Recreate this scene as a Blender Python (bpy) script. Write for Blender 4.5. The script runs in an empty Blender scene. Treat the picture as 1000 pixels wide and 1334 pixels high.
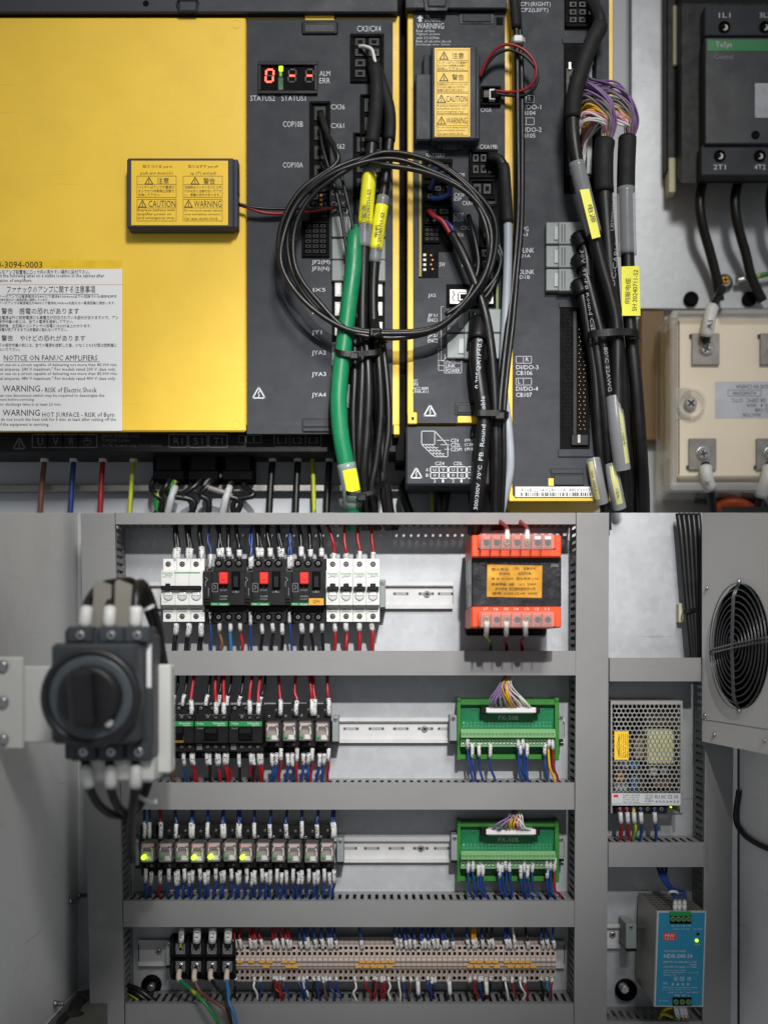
import bpy, math, random
from mathutils import Vector, Matrix
random.seed(7)
sc = bpy.context.scene
COL = sc.collection
D, VC = 1500.0, 840.0          # camera distance to the mounting plane (mm) and its height, in plan units of 1 mm

# ------------------------------------------------------------------ camera, light, exposure
cam_d = bpy.data.cameras.new('Camera'); cam = bpy.data.objects.new('Camera', cam_d); COL.objects.link(cam)
cam.location = (0, -D / 1000, 0); cam.rotation_euler = (math.radians(90), 0, 0)
cam_d.sensor_fit = 'HORIZONTAL'; cam_d.sensor_width = 36; cam_d.lens = 54.0
cam_d.shift_y = (VC - 667) / 1000
cam_d.clip_start = .01; cam_d.clip_end = 50
cam_d.dof.use_dof = True; cam_d.dof.focus_distance = 1.447; cam_d.dof.aperture_fstop = 2.8
sc.camera = cam
world = bpy.data.worlds.new('World'); sc.world = world; world.use_nodes = True
wb = world.node_tree.nodes['Background']; wb.inputs[0].default_value = (.93, .96, 1, 1); wb.inputs[1].default_value = .235
def area(name, loc, aim, size, power, col):
    l = bpy.data.lights.new(name, 'AREA'); l.shape = 'RECTANGLE'; l.size, l.size_y = size; l.energy = power; l.color = col
    o = bpy.data.objects.new(name, l); COL.objects.link(o); o.location = loc
    o.rotation_euler = (Vector(aim) - Vector(loc)).to_track_quat('-Z', 'Y').to_euler(); return o
def spot(name, loc, aim, ang, blend, rad, power, col):
    l = bpy.data.lights.new(name, 'SPOT'); l.spot_size = math.radians(ang); l.spot_blend = blend; l.shadow_soft_size = rad; l.energy = power; l.color = col
    o = bpy.data.objects.new(name, l); COL.objects.link(o); o.location = loc
    o.rotation_euler = (Vector(aim) - Vector(loc)).to_track_quat('-Z', 'Y').to_euler(); return o
spot('upper_lamp', (.45, -2.3, 2.0), (-.06, 0, .36), 36, 1, .3, 265, (1, .98, .95))
spot('lower_lamp', (.22, -2.35, 1.3), (.03, 0, .03), 22, 1, .04, 285, (1, .98, .96))
vs = sc.view_settings; vs.view_transform = 'Standard'; vs.look = 'None'; vs.exposure = 0; vs.gamma = 1; vs.use_curve_mapping = False
sc.render.engine = 'CYCLES'; sc.cycles.use_denoising = True; sc.cycles.max_bounces = 6; sc.cycles.transparent_max_bounces = 16
sc.cycles.caustics_reflective = False; sc.cycles.caustics_refractive = False

# ------------------------------------------------------------------ materials
def lin(h):
    h = h.lstrip('#'); o = []
    for i in (0, 2, 4):
        c = int(h[i:i + 2], 16) / 255; o.append(c / 12.92 if c <= .04045 else ((c + .055) / 1.055) ** 2.4)
    return o + [1]
MATS = {}
def M(name, hexc, rough=.5, metal=0, var=.10, scale=60, bump=.0, bscale=900, emit=0, alpha=1, spec=.5, marks=None, coat=0):
    if name in MATS: return MATS[name]
    m = bpy.data.materials.new(name); m.use_nodes = True; nt = m.node_tree; N = nt.nodes; L = nt.links
    b = N['Principled BSDF']; c = lin(hexc)
    b.inputs['Roughness'].default_value = rough; b.inputs['Metallic'].default_value = metal
    b.inputs['Specular IOR Level'].default_value = spec; b.inputs['Coat Weight'].default_value = coat
    if alpha < 1: b.inputs['Alpha'].default_value = alpha
    tc = N.new('ShaderNodeTexCoord')
    nz = N.new('ShaderNodeTexNoise'); nz.inputs['Scale'].default_value = scale; nz.inputs['Detail'].default_value = 5; nz.inputs['Roughness'].default_value = .62
    L.new(tc.outputs['Object'], nz.inputs['Vector'])
    mr = N.new('ShaderNodeMapRange'); mr.inputs[1].default_value = .3; mr.inputs[2].default_value = .7
    mr.inputs[3].default_value = 1 - var; mr.inputs[4].default_value = 1 + var
    L.new(nz.outputs[0], mr.inputs[0])
    mx = N.new('ShaderNodeMix'); mx.data_type = 'RGBA'; mx.blend_type = 'MULTIPLY'; mx.inputs[0].default_value = 1
    mx.inputs[6].default_value = c; L.new(mr.outputs[0], mx.inputs[7]); col = mx.outputs[2]
    if marks:                                     # printed dark marks: (colour, noise scale xyz, threshold)
        mp = N.new('ShaderNodeMapping'); mp.inputs['Scale'].default_value = marks[1]; L.new(tc.outputs['Object'], mp.inputs[0])
        n2 = N.new('ShaderNodeTexNoise'); n2.inputs['Scale'].default_value = 1; n2.inputs['Detail'].default_value = 1; L.new(mp.outputs[0], n2.inputs['Vector'])
        r2 = N.new('ShaderNodeMapRange'); r2.inputs[1].default_value = marks[2]; r2.inputs[2].default_value = marks[2] + .03; L.new(n2.outputs[0], r2.inputs[0])
        m2 = N.new('ShaderNodeMix'); m2.data_type = 'RGBA'; L.new(r2.outputs[0], m2.inputs[0]); L.new(col, m2.inputs[6]); m2.inputs[7].default_value = lin(marks[0]); col = m2.outputs[2]
    L.new(col, b.inputs['Base Color'])
    rr = N.new('ShaderNodeMapRange'); rr.inputs[1].default_value = .3; rr.inputs[2].default_value = .7
    rr.inputs[3].default_value = max(.02, rough - .07); rr.inputs[4].default_value = min(1, rough + .07); L.new(nz.outputs[0], rr.inputs[0]); L.new(rr.outputs[0], b.inputs['Roughness'])
    if bump:
        n3 = N.new('ShaderNodeTexNoise'); n3.inputs['Scale'].default_value = bscale; n3.inputs['Detail'].default_value = 3; L.new(tc.outputs['Object'], n3.inputs['Vector'])
        bp = N.new('ShaderNodeBump'); bp.inputs['Strength'].default_value = bump; bp.inputs['Distance'].default_value = .0006
        L.new(n3.outputs[0], bp.inputs['Height']); L.new(bp.outputs[0], b.inputs['Normal'])
    if emit:
        b.inputs['Emission Color'].default_value = c; b.inputs['Emission Strength'].default_value = emit
    MATS[name] = m; return m
def galv():
    """galvanised sheet: spangle, smudges and scratches"""
    m = M('galvanised', '#b3b6ba', .42, .35, .07, 9, .06, 500); nt = m.node_tree; N = nt.nodes; L = nt.links; b = N['Principled BSDF']
    src = b.inputs['Base Color'].links[0].from_socket; tc = [n for n in N if n.type == 'TEX_COORD'][0]
    vo = N.new('ShaderNodeTexVoronoi'); vo.inputs['Scale'].default_value = 110; L.new(tc.outputs['Object'], vo.inputs['Vector'])
    mr = N.new('ShaderNodeMapRange'); mr.inputs[3].default_value = .93; mr.inputs[4].default_value = 1.05; L.new(vo.outputs['Color'], mr.inputs[0])
    m1 = N.new('ShaderNodeMix'); m1.data_type = 'RGBA'; m1.blend_type = 'MULTIPLY'; m1.inputs[0].default_value = 1; L.new(src, m1.inputs[6]); L.new(mr.outputs[0], m1.inputs[7])
    mp = N.new('ShaderNodeMapping'); mp.inputs['Rotation'].default_value = (0, .5, 0); mp.inputs['Scale'].default_value = (6, 6, 220); L.new(tc.outputs['Object'], mp.inputs[0])
    n2 = N.new('ShaderNodeTexNoise'); n2.inputs['Scale'].default_value = 1; n2.inputs['Detail'].default_value = 2; L.new(mp.outputs[0], n2.inputs['Vector'])
    r2 = N.new('ShaderNodeMapRange'); r2.inputs[1].default_value = .70; r2.inputs[2].default_value = .76; r2.inputs[3].default_value = 0; r2.inputs[4].default_value = .35; L.new(n2.outputs[0], r2.inputs[0])
    m2 = N.new('ShaderNodeMix'); m2.data_type = 'RGBA'; L.new(r2.outputs[0], m2.inputs[0]); L.new(m1.outputs[2], m2.inputs[6]); m2.inputs[7].default_value = lin('#5c5f63')
    n4 = N.new('ShaderNodeTexNoise'); n4.inputs['Scale'].default_value = 26; n4.inputs['Detail'].default_value = 8; n4.inputs['Roughness'].default_value = .7; L.new(tc.outputs['Object'], n4.inputs['Vector'])
    r4 = N.new('ShaderNodeMapRange'); r4.inputs[1].default_value = .62; r4.inputs[2].default_value = .78; r4.inputs[3].default_value = 0; r4.inputs[4].default_value = .3; L.new(n4.outputs[0], r4.inputs[0])
    m3 = N.new('ShaderNodeMix'); m3.data_type = 'RGBA'; L.new(r4.outputs[0], m3.inputs[0]); L.new(m2.outputs[2], m3.inputs[6]); m3.inputs[7].default_value = lin('#7c7f83')
    L.new(m3.outputs[2], b.inputs['Base Color']); return m
def wear(m, dark, amt, rub=.25, sc=(5, 5, 160), smudge=7):
    """handling marks: faint scratches and dull smudges, in colour and gloss"""
    nt = m.node_tree; N = nt.nodes; L = nt.links; b = N['Principled BSDF']; src = b.inputs['Base Color'].links[0].from_socket; tc = [n for n in N if n.type == 'TEX_COORD'][0]
    mp = N.new('ShaderNodeMapping'); mp.inputs['Rotation'].default_value = (.3, .7, .2); mp.inputs['Scale'].default_value = sc; L.new(tc.outputs['Object'], mp.inputs[0])
    n1 = N.new('ShaderNodeTexNoise'); n1.inputs['Scale'].default_value = 1.6; n1.inputs['Detail'].default_value = 3; L.new(mp.outputs[0], n1.inputs['Vector'])
    r1 = N.new('ShaderNodeMapRange'); r1.inputs[1].default_value = .67; r1.inputs[2].default_value = .74; r1.inputs[4].default_value = amt; L.new(n1.outputs[0], r1.inputs[0])
    n2 = N.new('ShaderNodeTexNoise'); n2.inputs['Scale'].default_value = smudge; n2.inputs['Detail'].default_value = 9; n2.inputs['Roughness'].default_value = .72; n2.inputs['Distortion'].default_value = .6; L.new(tc.outputs['Object'], n2.inputs['Vector'])
    r2 = N.new('ShaderNodeMapRange'); r2.inputs[1].default_value = .48; r2.inputs[2].default_value = .75; r2.inputs[4].default_value = amt * .8; L.new(n2.outputs[0], r2.inputs[0])
    n3 = N.new('ShaderNodeTexNoise'); n3.inputs['Scale'].default_value = 420; n3.inputs['Detail'].default_value = 2; L.new(tc.outputs['Object'], n3.inputs['Vector'])
    r3 = N.new('ShaderNodeMapRange'); r3.inputs[1].default_value = .70; r3.inputs[2].default_value = .76; r3.inputs[4].default_value = amt * .9; L.new(n3.outputs[0], r3.inputs[0])
    for r in (r1, r2, r3):
        x = N.new('ShaderNodeMix'); x.data_type = 'RGBA'; L.new(r.outputs[0], x.inputs[0]); L.new(src, x.inputs[6]); x.inputs[7].default_value = lin(dark); src = x.outputs[2]
    L.new(src, b.inputs['Base Color'])
    rs = b.inputs['Roughness'].links[0].from_socket; ad = N.new('ShaderNodeMath'); ad.operation = 'MULTIPLY_ADD'; L.new(r2.outputs[0], ad.inputs[0]); ad.inputs[1].default_value = rub / max(amt, .01); L.new(rs, ad.inputs[2]); L.new(ad.outputs[0], b.inputs['Roughness'])
GALV = galv()
YEL = M('yellow_paint', '#f7cd40', .45, 0, .03, 14, .10, 1500)
DGR = M('dark_grey_panel', '#31343a', .6, 0, .06, 40, .25, 2200, spec=.35)
DGR2 = M('dark_grey_cover', '#34373d', .55, 0, .05, 30, .2, 1800, spec=.4)
BLK = M('black_plastic', '#0c0c0e', .45, 0, .10, 60, .08, 1500, spec=.28)
BLK2 = M('black_connector', '#040405', .6, 0, .12, 80, spec=.08)  # near-black colour also stands in for the depth shade of recesses
RUB = M('black_cable', '#0a0a0b', .4, 0, .10, 40, .06, 600)
RUBM = M('black_heat_shrink', '#09090a', .75, 0, .12, 60, .2, 700)
WHT = M('white_print', '#cdd0d4', .6, 0, .04)
INK = M('black_print', '#1d1a16', .6, 0, .1)
GPR = M('grey_print', '#8b8f95', .6, 0, .1)
PAPER = M('white_paper', '#e9e9ea', .6, 0, .02, 20)
YLAB = M('yellow_label', '#f4c82e', .45, 0, .03, 30)
TAGY = M('yellow_tape', '#f3ee2c', .4, 0, .04, 60)
CREAM = M('cream_resin', '#f4e6cc', .45, 0, .03, 20)
CLEAR = M('clear_plastic', '#d9dadb', .08, 0, .03, 20, alpha=.11, spec=.9)
CLEARR = M('clear_rim', '#e6e6e4', .08, 0, .05, 40, alpha=.34, spec=1)
CLEARB = M('clear_sleeve', '#b9bcc0', .2, 0, .05, 60, alpha=.42, spec=.8)
SMOKE = M('relay_case', '#cfc8c4', .12, 0, .04, 60, alpha=.17, spec=.8)
STEEL = M('zinc_steel', '#b9babd', .32, .9, .08, 120)
DSTEEL = M('dull_steel', '#8f8c88', .38, .8, .08, 60)
BRASS = M('brass', '#c9a552', .3, .9, .08, 120)
GRC = M('grey_connector', '#7f8787', .5, 0, .05, 90, .1, 1500)
GRCL = M('light_grey_plastic', '#a9adad', .5, 0, .05, 60)
DUCT = M('duct_grey_pvc', '#7f7f7f', .5, 0, .035, 8, .08, 900)
WALLP = M('grey_wall_paint', '#dadbdb', .55, 0, .03, 4, .06, 500)
WALLU = M('upper_wall_paint', '#b9bdc2', .5, 0, .05, 5, .06, 400)
RALU = M('rail_zinc', '#c2c2c2', .42, .1, .04, 40)
WPL = M('white_plastic', '#d0d0cd', .45, 0, .02, 60)
OFFW = M('offwhite_paint', '#cfd0cb', .45, 0, .03, 20)
SLV = M('marker_sleeve', '#c4c4c3', .5, 0, .03, 60, marks=('#3a3a3a', (520, 520, 620), .60))
RED = M('red_wire', '#8e1620', .42, 0, .08)
BLU = M('blue_wire', '#1a3773', .42, 0, .08)
LBLU = M('light_blue_wire', '#2b6d9e', .42, 0, .08)
BRN = M('brown_wire', '#6a4434', .45, 0, .08)
WWR = M('white_wire', '#d8d5cf', .45, 0, .05)
ORW = M('orange_wire', '#d58a1e', .45, 0, .05)
PUR = M('purple_wire', '#7f6390', .45, 0, .08)
GRW = M('grey_wire', '#77716f', .45, 0, .08)
PNK = M('pink_wire', '#c77f98', .45, 0, .06)
YLW = M('yellow_wire', '#d3a516', .45, 0, .06)
YGW = M('yellow_green_wire', '#a9b321', .42, 0, .05, marks=('#1f7a35', (60, 60, 24), .56))
GRN = M('green_cable', '#0c7a4c', .4, 0, .05)
REDB = M('red_button', '#d2261f', .4, 0, .04)
GRB = M('green_band', '#12803f', .45, 0, .04)
ORG = M('orange_plastic', '#dd4a1b', .42, 0, .04, 40, .05, 900)
PCB = M('green_pcb', '#0f6b43', .35, 0, .10, 120)
PCBF = M('green_carrier', '#2f7427', .42, 0, .05, 60)
LGT = M('light_green_terminal', '#6d9c68', .5, 0, .05, 60)
TERM = M('beige_terminal', '#b1a298', .55, 0, .05, 90)
JMP = M('amber_jumper', '#cf9526', .4, 0, .05)
TEAL = M('teal_face', '#167fa1', .5, 0, .04, 30)
GOLD = M('gold_label', '#c8912b', .35, .35, .16, 45)
TRAF = M('pale_yellow_winding', '#d9d69a', .5, 0, .06, 60)
CASE = M('aluminium_case', '#a7a6a2', .42, .55, .06, 30)
LEDR = M('led_red', '#ff4a3a', .4, 0, 0, emit=5)
LEDD = M('led_unlit', '#2a1416', .4, 0, .1)
LEDG = M('led_green', '#a6e81e', .4, 0, 0, emit=2.2)
LEDY = M('led_lime', '#c8ff28', .4, 0, 0, emit=2.6)
LEDO = M('led_off_green', '#3f8f58', .3, 0, .1)
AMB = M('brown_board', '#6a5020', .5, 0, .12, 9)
TANM = M('tan_barrier', '#7d7a71', .5, 0, .05, 40)
SWG = M('switch_grey', '#373c41', .5, 0, .05, 40, .08, 900)
PALEC = M('pale_grey_cable', '#9aa2aa', .4, 0, .05)

wear(DUCT, '#6a6864', .28); wear(WALLP, '#8f8f8c', .35, smudge=4); wear(YEL, '#a8842a', .22, smudge=5); wear(DGR, '#565a60', .22, smudge=12); wear(DGR2, '#565a60', .22, smudge=12); wear(RUB, '#1b1b1a', .35, smudge=30); wear(GRN, '#2f8a66', .4, smudge=30)
# ------------------------------------------------------------------ geometry helpers (plan units u, v at height h above the plate)
HO = [0.0]                     # height of the floor that the heights count from
def W(u, v, h):
    h = h + HO[0]; s = (D - h) / D / 1000
    return Vector(((u - 500) * s, -h / 1000, (VC - v) * s))
class MB:
    def __init__(s, *mats): s.v = []; s.f = []; s.m = []; s.s = []; s.c = []; s.mats = list(mats)
    def mi(s, mat):
        if mat is None: return 0
        if mat not in s.mats: s.mats.append(mat)
        return s.mats.index(mat)
    def add(s, vs, fs, mat=None, smooth=False):
        o = len(s.v); k = s.mi(mat); s.v += [Vector(p) for p in vs]; s.c.append((o, len(s.f)))
        for f in fs: s.f.append([i + o for i in f]); s.m.append(k); s.s.append(smooth)
        return s
    def box(s, lo, hi, c=0, mat=None):
        """axis aligned box in metres with chamfer c (metres)"""
        lo = Vector(lo); hi = Vector(hi); c = min(c, *( .45 * (hi[i] - lo[i]) for i in range(3)))
        if c <= 0:
            P = [(x, y, z) for x in (lo.x, hi.x) for y in (lo.y, hi.y) for z in (lo.z, hi.z)]
            return s.add(P, [(0, 1, 3, 2), (4, 6, 7, 5), (0, 4, 5, 1), (2, 3, 7, 6), (0, 2, 6, 4), (1, 5, 7, 3)], mat)
        P = []; idx = {}
        for a in (0, 1):
            for b in (0, 1):
                for d in (0, 1):
                    for k in range(3):
                        p = [(lo, hi)[t][i] + (c if t == 0 else -c) for i, t in enumerate((a, b, d))]
                        t = (a, b, d)[k]; p[k] = (lo, hi)[t][k]; idx[(a, b, d, k)] = len(P); P.append(p)
        F = []
        def co(k, t, x, y):
            r = [0, 0, 0]; r[k] = t; r[(k + 1) % 3] = x; r[(k + 2) % 3] = y; return tuple(r)
        for k in range(3):
            for t in (0, 1):
                q = [idx[co(k, t, x, y) + (k,)] for x, y in ((0, 0), (1, 0), (1, 1), (0, 1))]
                F.append(q if t else q[::-1])
        for k in range(3):
            a, b = (k + 1) % 3, (k + 2) % 3
            for x in (0, 1):
                for y in (0, 1):
                    q = [idx[co(k, 0, x, y) + (a,)], idx[co(k, 1, x, y) + (a,)], idx[co(k, 1, x, y) + (b,)], idx[co(k, 0, x, y) + (b,)]]
                    F.append(q if x != y else q[::-1])
        for a in (0, 1):
            for b in (0, 1):
                for d in (0, 1):
                    q = [idx[(a, b, d, k)] for k in range(3)]
                    F.append(q if (a + b + d) % 2 else q[::-1])
        return s.add(P, F, mat)
    def pb(s, u0, v0, u1, v1, h0, h1, c=.6, mat=None):
        """box whose front face at height h1 spans u0..u1, v0..v1; straight sides back to h0"""
        a = W(u0, v0, h1); b = W(u1, v1, h1)
        return s.box((a.x, a.y, b.z), (b.x, -(h0 + HO[0]) / 1000, a.z), c / 1000, mat)
    def rot(s, start, u, v, h, ang, ax='Y'):
        """turn the vertices added since start about the point"""
        c = W(u, v, h); R = Matrix.Rotation(ang, 3, ax)
        for i in range(start, len(s.v)): s.v[i] = c + R @ (s.v[i] - c)
        return s
    def lathe(s, u, v, prof, n=16, mat=None, smooth=True, cap=True, org=None, ax=None):
        """profile [(radius mm, height)] turned about the axis toward the viewer (or about ax at org)"""
        c = W(u, v, prof[-1][1]) if org is None else Vector(org)
        if ax is None: A = Vector((0, -1, 0)); X = Vector((1, 0, 0)); Y = Vector((0, 0, 1))
        else:
            A = Vector(ax).normalized(); X = A.orthogonal().normalized(); Y = A.cross(X)
        base = Vector((c.x, 0, c.z)) if org is None else c
        P = []; F = []
        for r, h in prof:
            for i in range(n):
                t = 2 * math.pi * i / n
                P.append(base + A * ((h + (HO[0] if org is None else 0)) / 1000) + (X * math.cos(t) + Y * math.sin(t)) * (r / 1000))
        for k in range(len(prof) - 1):
            for i in range(n): F.append((k * n + i, k * n + (i + 1) % n, (k + 1) * n + (i + 1) % n, (k + 1) * n + i))
        s.add(P, F, mat, smooth)
        if cap:
            o = len(s.v) - len(P); k = s.mi(mat)
            s.f.append([o + (len(prof) - 1) * n + i for i in range(n)]); s.m.append(k); s.s.append(False)
            s.f.append([o + i for i in range(n)][::-1]); s.m.append(k); s.s.append(False)
        return s
    def cyl(s, u, v, r, h0, h1, n=14, mat=None, ch=.5):
        ch = min(ch, r * .4, (h1 - h0) * .4)
        return s.lathe(u, v, [(r, h0), (r, h1 - ch), (r - ch, h1)], n, mat)
    def screw(s, u, v, r, h, mat=STEEL, hmat=None, cross=True):
        """pan head with a cross slot"""
        s.lathe(u, v, [(r, h), (r, h + r * .25), (r * .75, h + r * .5)], 12, mat)
        if cross:
            st = len(s.v); w = r * .16
            s.pb(u - r * .6, v - w, u + r * .6, v + w, h, h + r * .5 + .12, 0, hmat or BLK2)
            s.pb(u - w, v - r * .6, u + w, v + r * .6, h, h + r * .5 + .13, 0, hmat or BLK2)
            s.rot(st, u, v, h + r * .5, random.uniform(0, 1.5))
        return s
    def hole(s, u, v, r, h, mat=None, n=12):
        """dark bore with a raised lip"""
        return s.lathe(u, v, [(r * 1.15, h - .5), (r * 1.15, h + .35), (r, h + .35), (r * .95, h + .1)], n, mat or BLK2, False)
    def poly(s, pts, h0, h1, mat=None):
        """extruded outline given at height h1"""
        P = [W(u, v, h1) for u, v in pts]; n = len(P)
        ar = sum(P[i].x * P[(i + 1) % n].z - P[(i + 1) % n].x * P[i].z for i in range(n))
        if ar < 0: P.reverse()
        Q = P + [Vector((p.x, -(h0 + HO[0]) / 1000, p.z)) for p in P]
        F = [tuple(range(n)), tuple(range(2 * n - 1, n - 1, -1))] + [(i, i + n, (i + 1) % n + n, (i + 1) % n) for i in range(n)]
        return s.add(Q, F, mat)
    def side(s, u0, u1, prof, mat=None):
        """side outline [(v, h)] swept across from u0 to u1 (measured at the foremost height)"""
        hm = max(h for _, h in prof); x0 = W(u0, 0, hm).x; x1 = W(u1, 0, hm).x
        Z = [(W(0, v, h).z, W(0, v, h).y) for v, h in prof]; n = len(Z)
        ar = sum(Z[i][1] * Z[(i + 1) % n][0] - Z[(i + 1) % n][1] * Z[i][0] for i in range(n))
        if ar < 0: Z.reverse()
        P = [(x0, y, z) for z, y in Z] + [(x1, y, z) for z, y in Z]
        F = [tuple(range(n - 1, -1, -1)), tuple(range(n, 2 * n))] + [(i, (i + 1) % n, (i + 1) % n + n, i + n) for i in range(n)]
        return s.add(P, F, mat)
    def tube(s, path, r, n=8, mat=None, cap=True):
        P = []; F = []; m = len(path); T = []
        for i in range(m): T.append((path[min(i + 1, m - 1)] - path[max(i - 1, 0)]).normalized())
        X = T[0].orthogonal().normalized()
        if abs(T[0].y) < .95: X = (Vector((0, -1, 0)) - T[0] * -T[0].y).normalized()
        for i in range(m):
            X = (X - T[i] * X.dot(T[i])).normalized(); Y = T[i].cross(X)
            rr = (r[i] if isinstance(r, (list, tuple)) else r) / 1000
            for k in range(n):
                t = 2 * math.pi * k / n; P.append(path[i] + (X * math.cos(t) + Y * math.sin(t)) * rr)
        for i in range(m - 1):
            for k in range(n): F.append((i * n + k, i * n + (k + 1) % n, (i + 1) * n + (k + 1) % n, (i + 1) * n + k))
        s.add(P, F, mat, True); o = len(s.v) - len(P); q = s.mi(mat)
        if cap:
            s.f.append([o + k for k in range(n)][::-1]); s.m.append(q); s.s.append(False)
            s.f.append([o + (m - 1) * n + k for k in range(n)]); s.m.append(q); s.s.append(False)
        return s
    def strip(s, path, r, a0, a1, mat=None, n=6):
        """curved strip lying on a cable between two angles (degrees, 0 = toward the viewer)"""
        P = []; m = len(path)
        for i in range(m):
            T = (path[min(i + 1, m - 1)] - path[max(i - 1, 0)]).normalized(); X = (Vector((0, -1, 0)) - T * -T.y).normalized(); Y = T.cross(X)
            for k in range(n + 1):
                t = math.radians(a0 + (a1 - a0) * k / n); P.append(path[i] + (X * math.cos(t) + Y * math.sin(t)) * (r / 1000))
        return s.add(P, [(i * (n + 1) + k, i * (n + 1) + k + 1, (i + 1) * (n + 1) + k + 1, (i + 1) * (n + 1) + k) for i in range(m - 1) for k in range(n)], mat, True)
    def text(s, t, u0, v0, u1, v1, h, mat=None, ang=0):
        """lettering filling the box u0..u1, v0..v1 on the surface at height h, turned by ang degrees about its middle"""
        V, F, (x0, y0, x1, y1) = glyph(t)
        uc, vc = (u0 + u1) / 2, (v0 + v1) / 2; w, hh = u1 - u0, v1 - v0
        if 45 < abs(ang) < 135: w, hh = hh, w
        a = math.radians(ang); ca, sa = math.cos(a), math.sin(a); P = []
        for x, y in V:
            X = ((x - x0) / (x1 - x0) - .5) * w; Y = ((y - y0) / (y1 - y0) - .5) * hh
            P.append(W(uc + X * ca - Y * sa, vc - (X * sa + Y * ca), h))
        return s.add(P, F, mat)
    def line(s, pts, h, w=.6, mat=None, closed=False):
        """thin printed line"""
        q = list(pts) + ([pts[0]] if closed else [])
        for (a, b), (c, d) in zip(q, q[1:]):
            l = math.hypot(c - a, d - b) or 1; nx, ny = -(d - b) / l * w / 2, (c - a) / l * w / 2; ex, ey = (c - a) / l * w / 2, (d - b) / l * w / 2
            P = [W(a - ex + nx, b - ey + ny, h), W(a - ex - nx, b - ey - ny, h), W(c + ex - nx, d + ey - ny, h), W(c + ex + nx, d + ey + ny, h)]
            nrm = (P[1] - P[0]).cross(P[2] - P[0])
            s.add(P, [(0, 1, 2, 3) if nrm.y < 0 else (3, 2, 1, 0)], mat)
        return s
    def rect(s, u0, v0, u1, v1, h, w=.6, mat=None): return s.line([(u0, v0), (u1, v0), (u1, v1), (u0, v1)], h, w, mat, True)
    def quad(s, u0, v0, u1, v1, h, mat=None):
        return s.add([W(u0, v1, h), W(u1, v1, h), W(u1, v0, h), W(u0, v0, h)], [(0, 1, 2, 3)], mat)
    def pieces(s):
        """the far-apart groups of shapes, each as a builder of its own"""
        B = []
        for i, (v0, f0) in enumerate(s.c):
            v1, f1 = s.c[i + 1] if i + 1 < len(s.c) else (len(s.v), len(s.f)); q = s.v[v0:v1]
            if q: B.append((v0, v1, f0, f1, [min(p[k] for p in q) for k in range(3)], [max(p[k] for p in q) for k in range(3)]))
        n = len(B); root = list(range(n))
        def find(i):
            while root[i] != i: i = root[i]
            return i
        for i in range(n):
            for j in range(i):
                (a0, a1), (b0, b1) = B[i][4:], B[j][4:]
                gap = math.sqrt(sum(max(0, a0[k] - b1[k], b0[k] - a1[k]) ** 2 for k in range(3)))
                if gap <= max(.02, .5 * max(max(a1[k] - a0[k] for k in range(3)), max(b1[k] - b0[k] for k in range(3)))): root[find(i)] = find(j)
        G = {}
        for i in range(n): G.setdefault(find(i), []).append(i)
        if len(G) < 2: return [s]
        out = []
        for g in G.values():
            m = MB(*s.mats)
            for i in g:
                v0, v1, f0, f1 = B[i][:4]; o = len(m.v); m.v += s.v[v0:v1]; m.f += [[k - v0 + o for k in f] for f in s.f[f0:f1]]; m.m += s.m[f0:f1]; m.s += s.s[f0:f1]
            out.append(m)
        return out
    def build(s, name, parent=None, whole=False):
        if parent is not None and not whole:
            P = s.pieces()
            if len(P) > 1: return [p.build(name, parent, True) for p in P][0]
        me = bpy.data.meshes.new(name)
        o = bpy.data.objects.new(name, me); COL.objects.link(o)
        if parent is not None:
            r = parent
            org = Vector(r['_o']); o.parent = parent; o['_o'] = list(org)
        else:
            lo = [min(p[i] for p in s.v) for i in range(3)]; hi = [max(p[i] for p in s.v) for i in range(3)]
            org = Vector(((lo[0] + hi[0]) / 2, hi[1], lo[2])); o.location = org; o['_o'] = list(org)
        me.from_pydata([p - org for p in s.v], [], s.f)
        for m in (s.mats or [BLK]): me.materials.append(m)
        me.polygons.foreach_set('material_index', s.m); me.polygons.foreach_set('use_smooth', s.s); me.update()
        return o
GL = {}
def glyph(t):
    if t in GL: return GL[t]
    c = bpy.data.curves.new('lettering', 'FONT'); c.body = t; c.resolution_u = 1 if len(t) > 14 else 2
    o = bpy.data.objects.new('lettering', c); me = bpy.data.meshes.new_from_object(o)
    V = [(p.co.x, p.co.y) for p in me.vertices]; F = [tuple(p.vertices) for p in me.polygons]
    if me.polygons and me.polygons[0].normal.z < 0: F = [f[::-1] for f in F]
    bb = (min(x for x, _ in V), min(y for _, y in V), max(x for x, _ in V), max(y for _, y in V))
    bpy.data.objects.remove(o); bpy.data.curves.remove(c); bpy.data.meshes.remove(me)
    GL[t] = (V, F, bb); return GL[t]
def tag(o, label=None, cat=None, group=None, kind=None):
    if label: o['label'] = label
    if cat: o['category'] = cat
    if group: o['group'] = group
    if kind: o['kind'] = kind
    return o
def thing(name, label, cat, u, v, h, group=None):
    o = bpy.data.objects.new(name, None); COL.objects.link(o); o.empty_display_size = .01
    o.location = W(u, v, h); o['_o'] = list(o.location); return tag(o, label, cat, group)
def copy_tree(o, parent=None, shift=None):
    c = o.copy(); COL.objects.link(c); c.parent = parent
    if shift is not None: c.location = o.location + shift; c['_o'] = list(Vector(o['_o']) + shift)
    elif parent is not None: c['_o'] = list(parent['_o'])
    for ch in list(o.children): copy_tree(ch, c)
    return c
def SH(du, dv, h): s = (D - h) / D / 1000; return Vector((du * s, 0, -dv * s))
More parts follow.
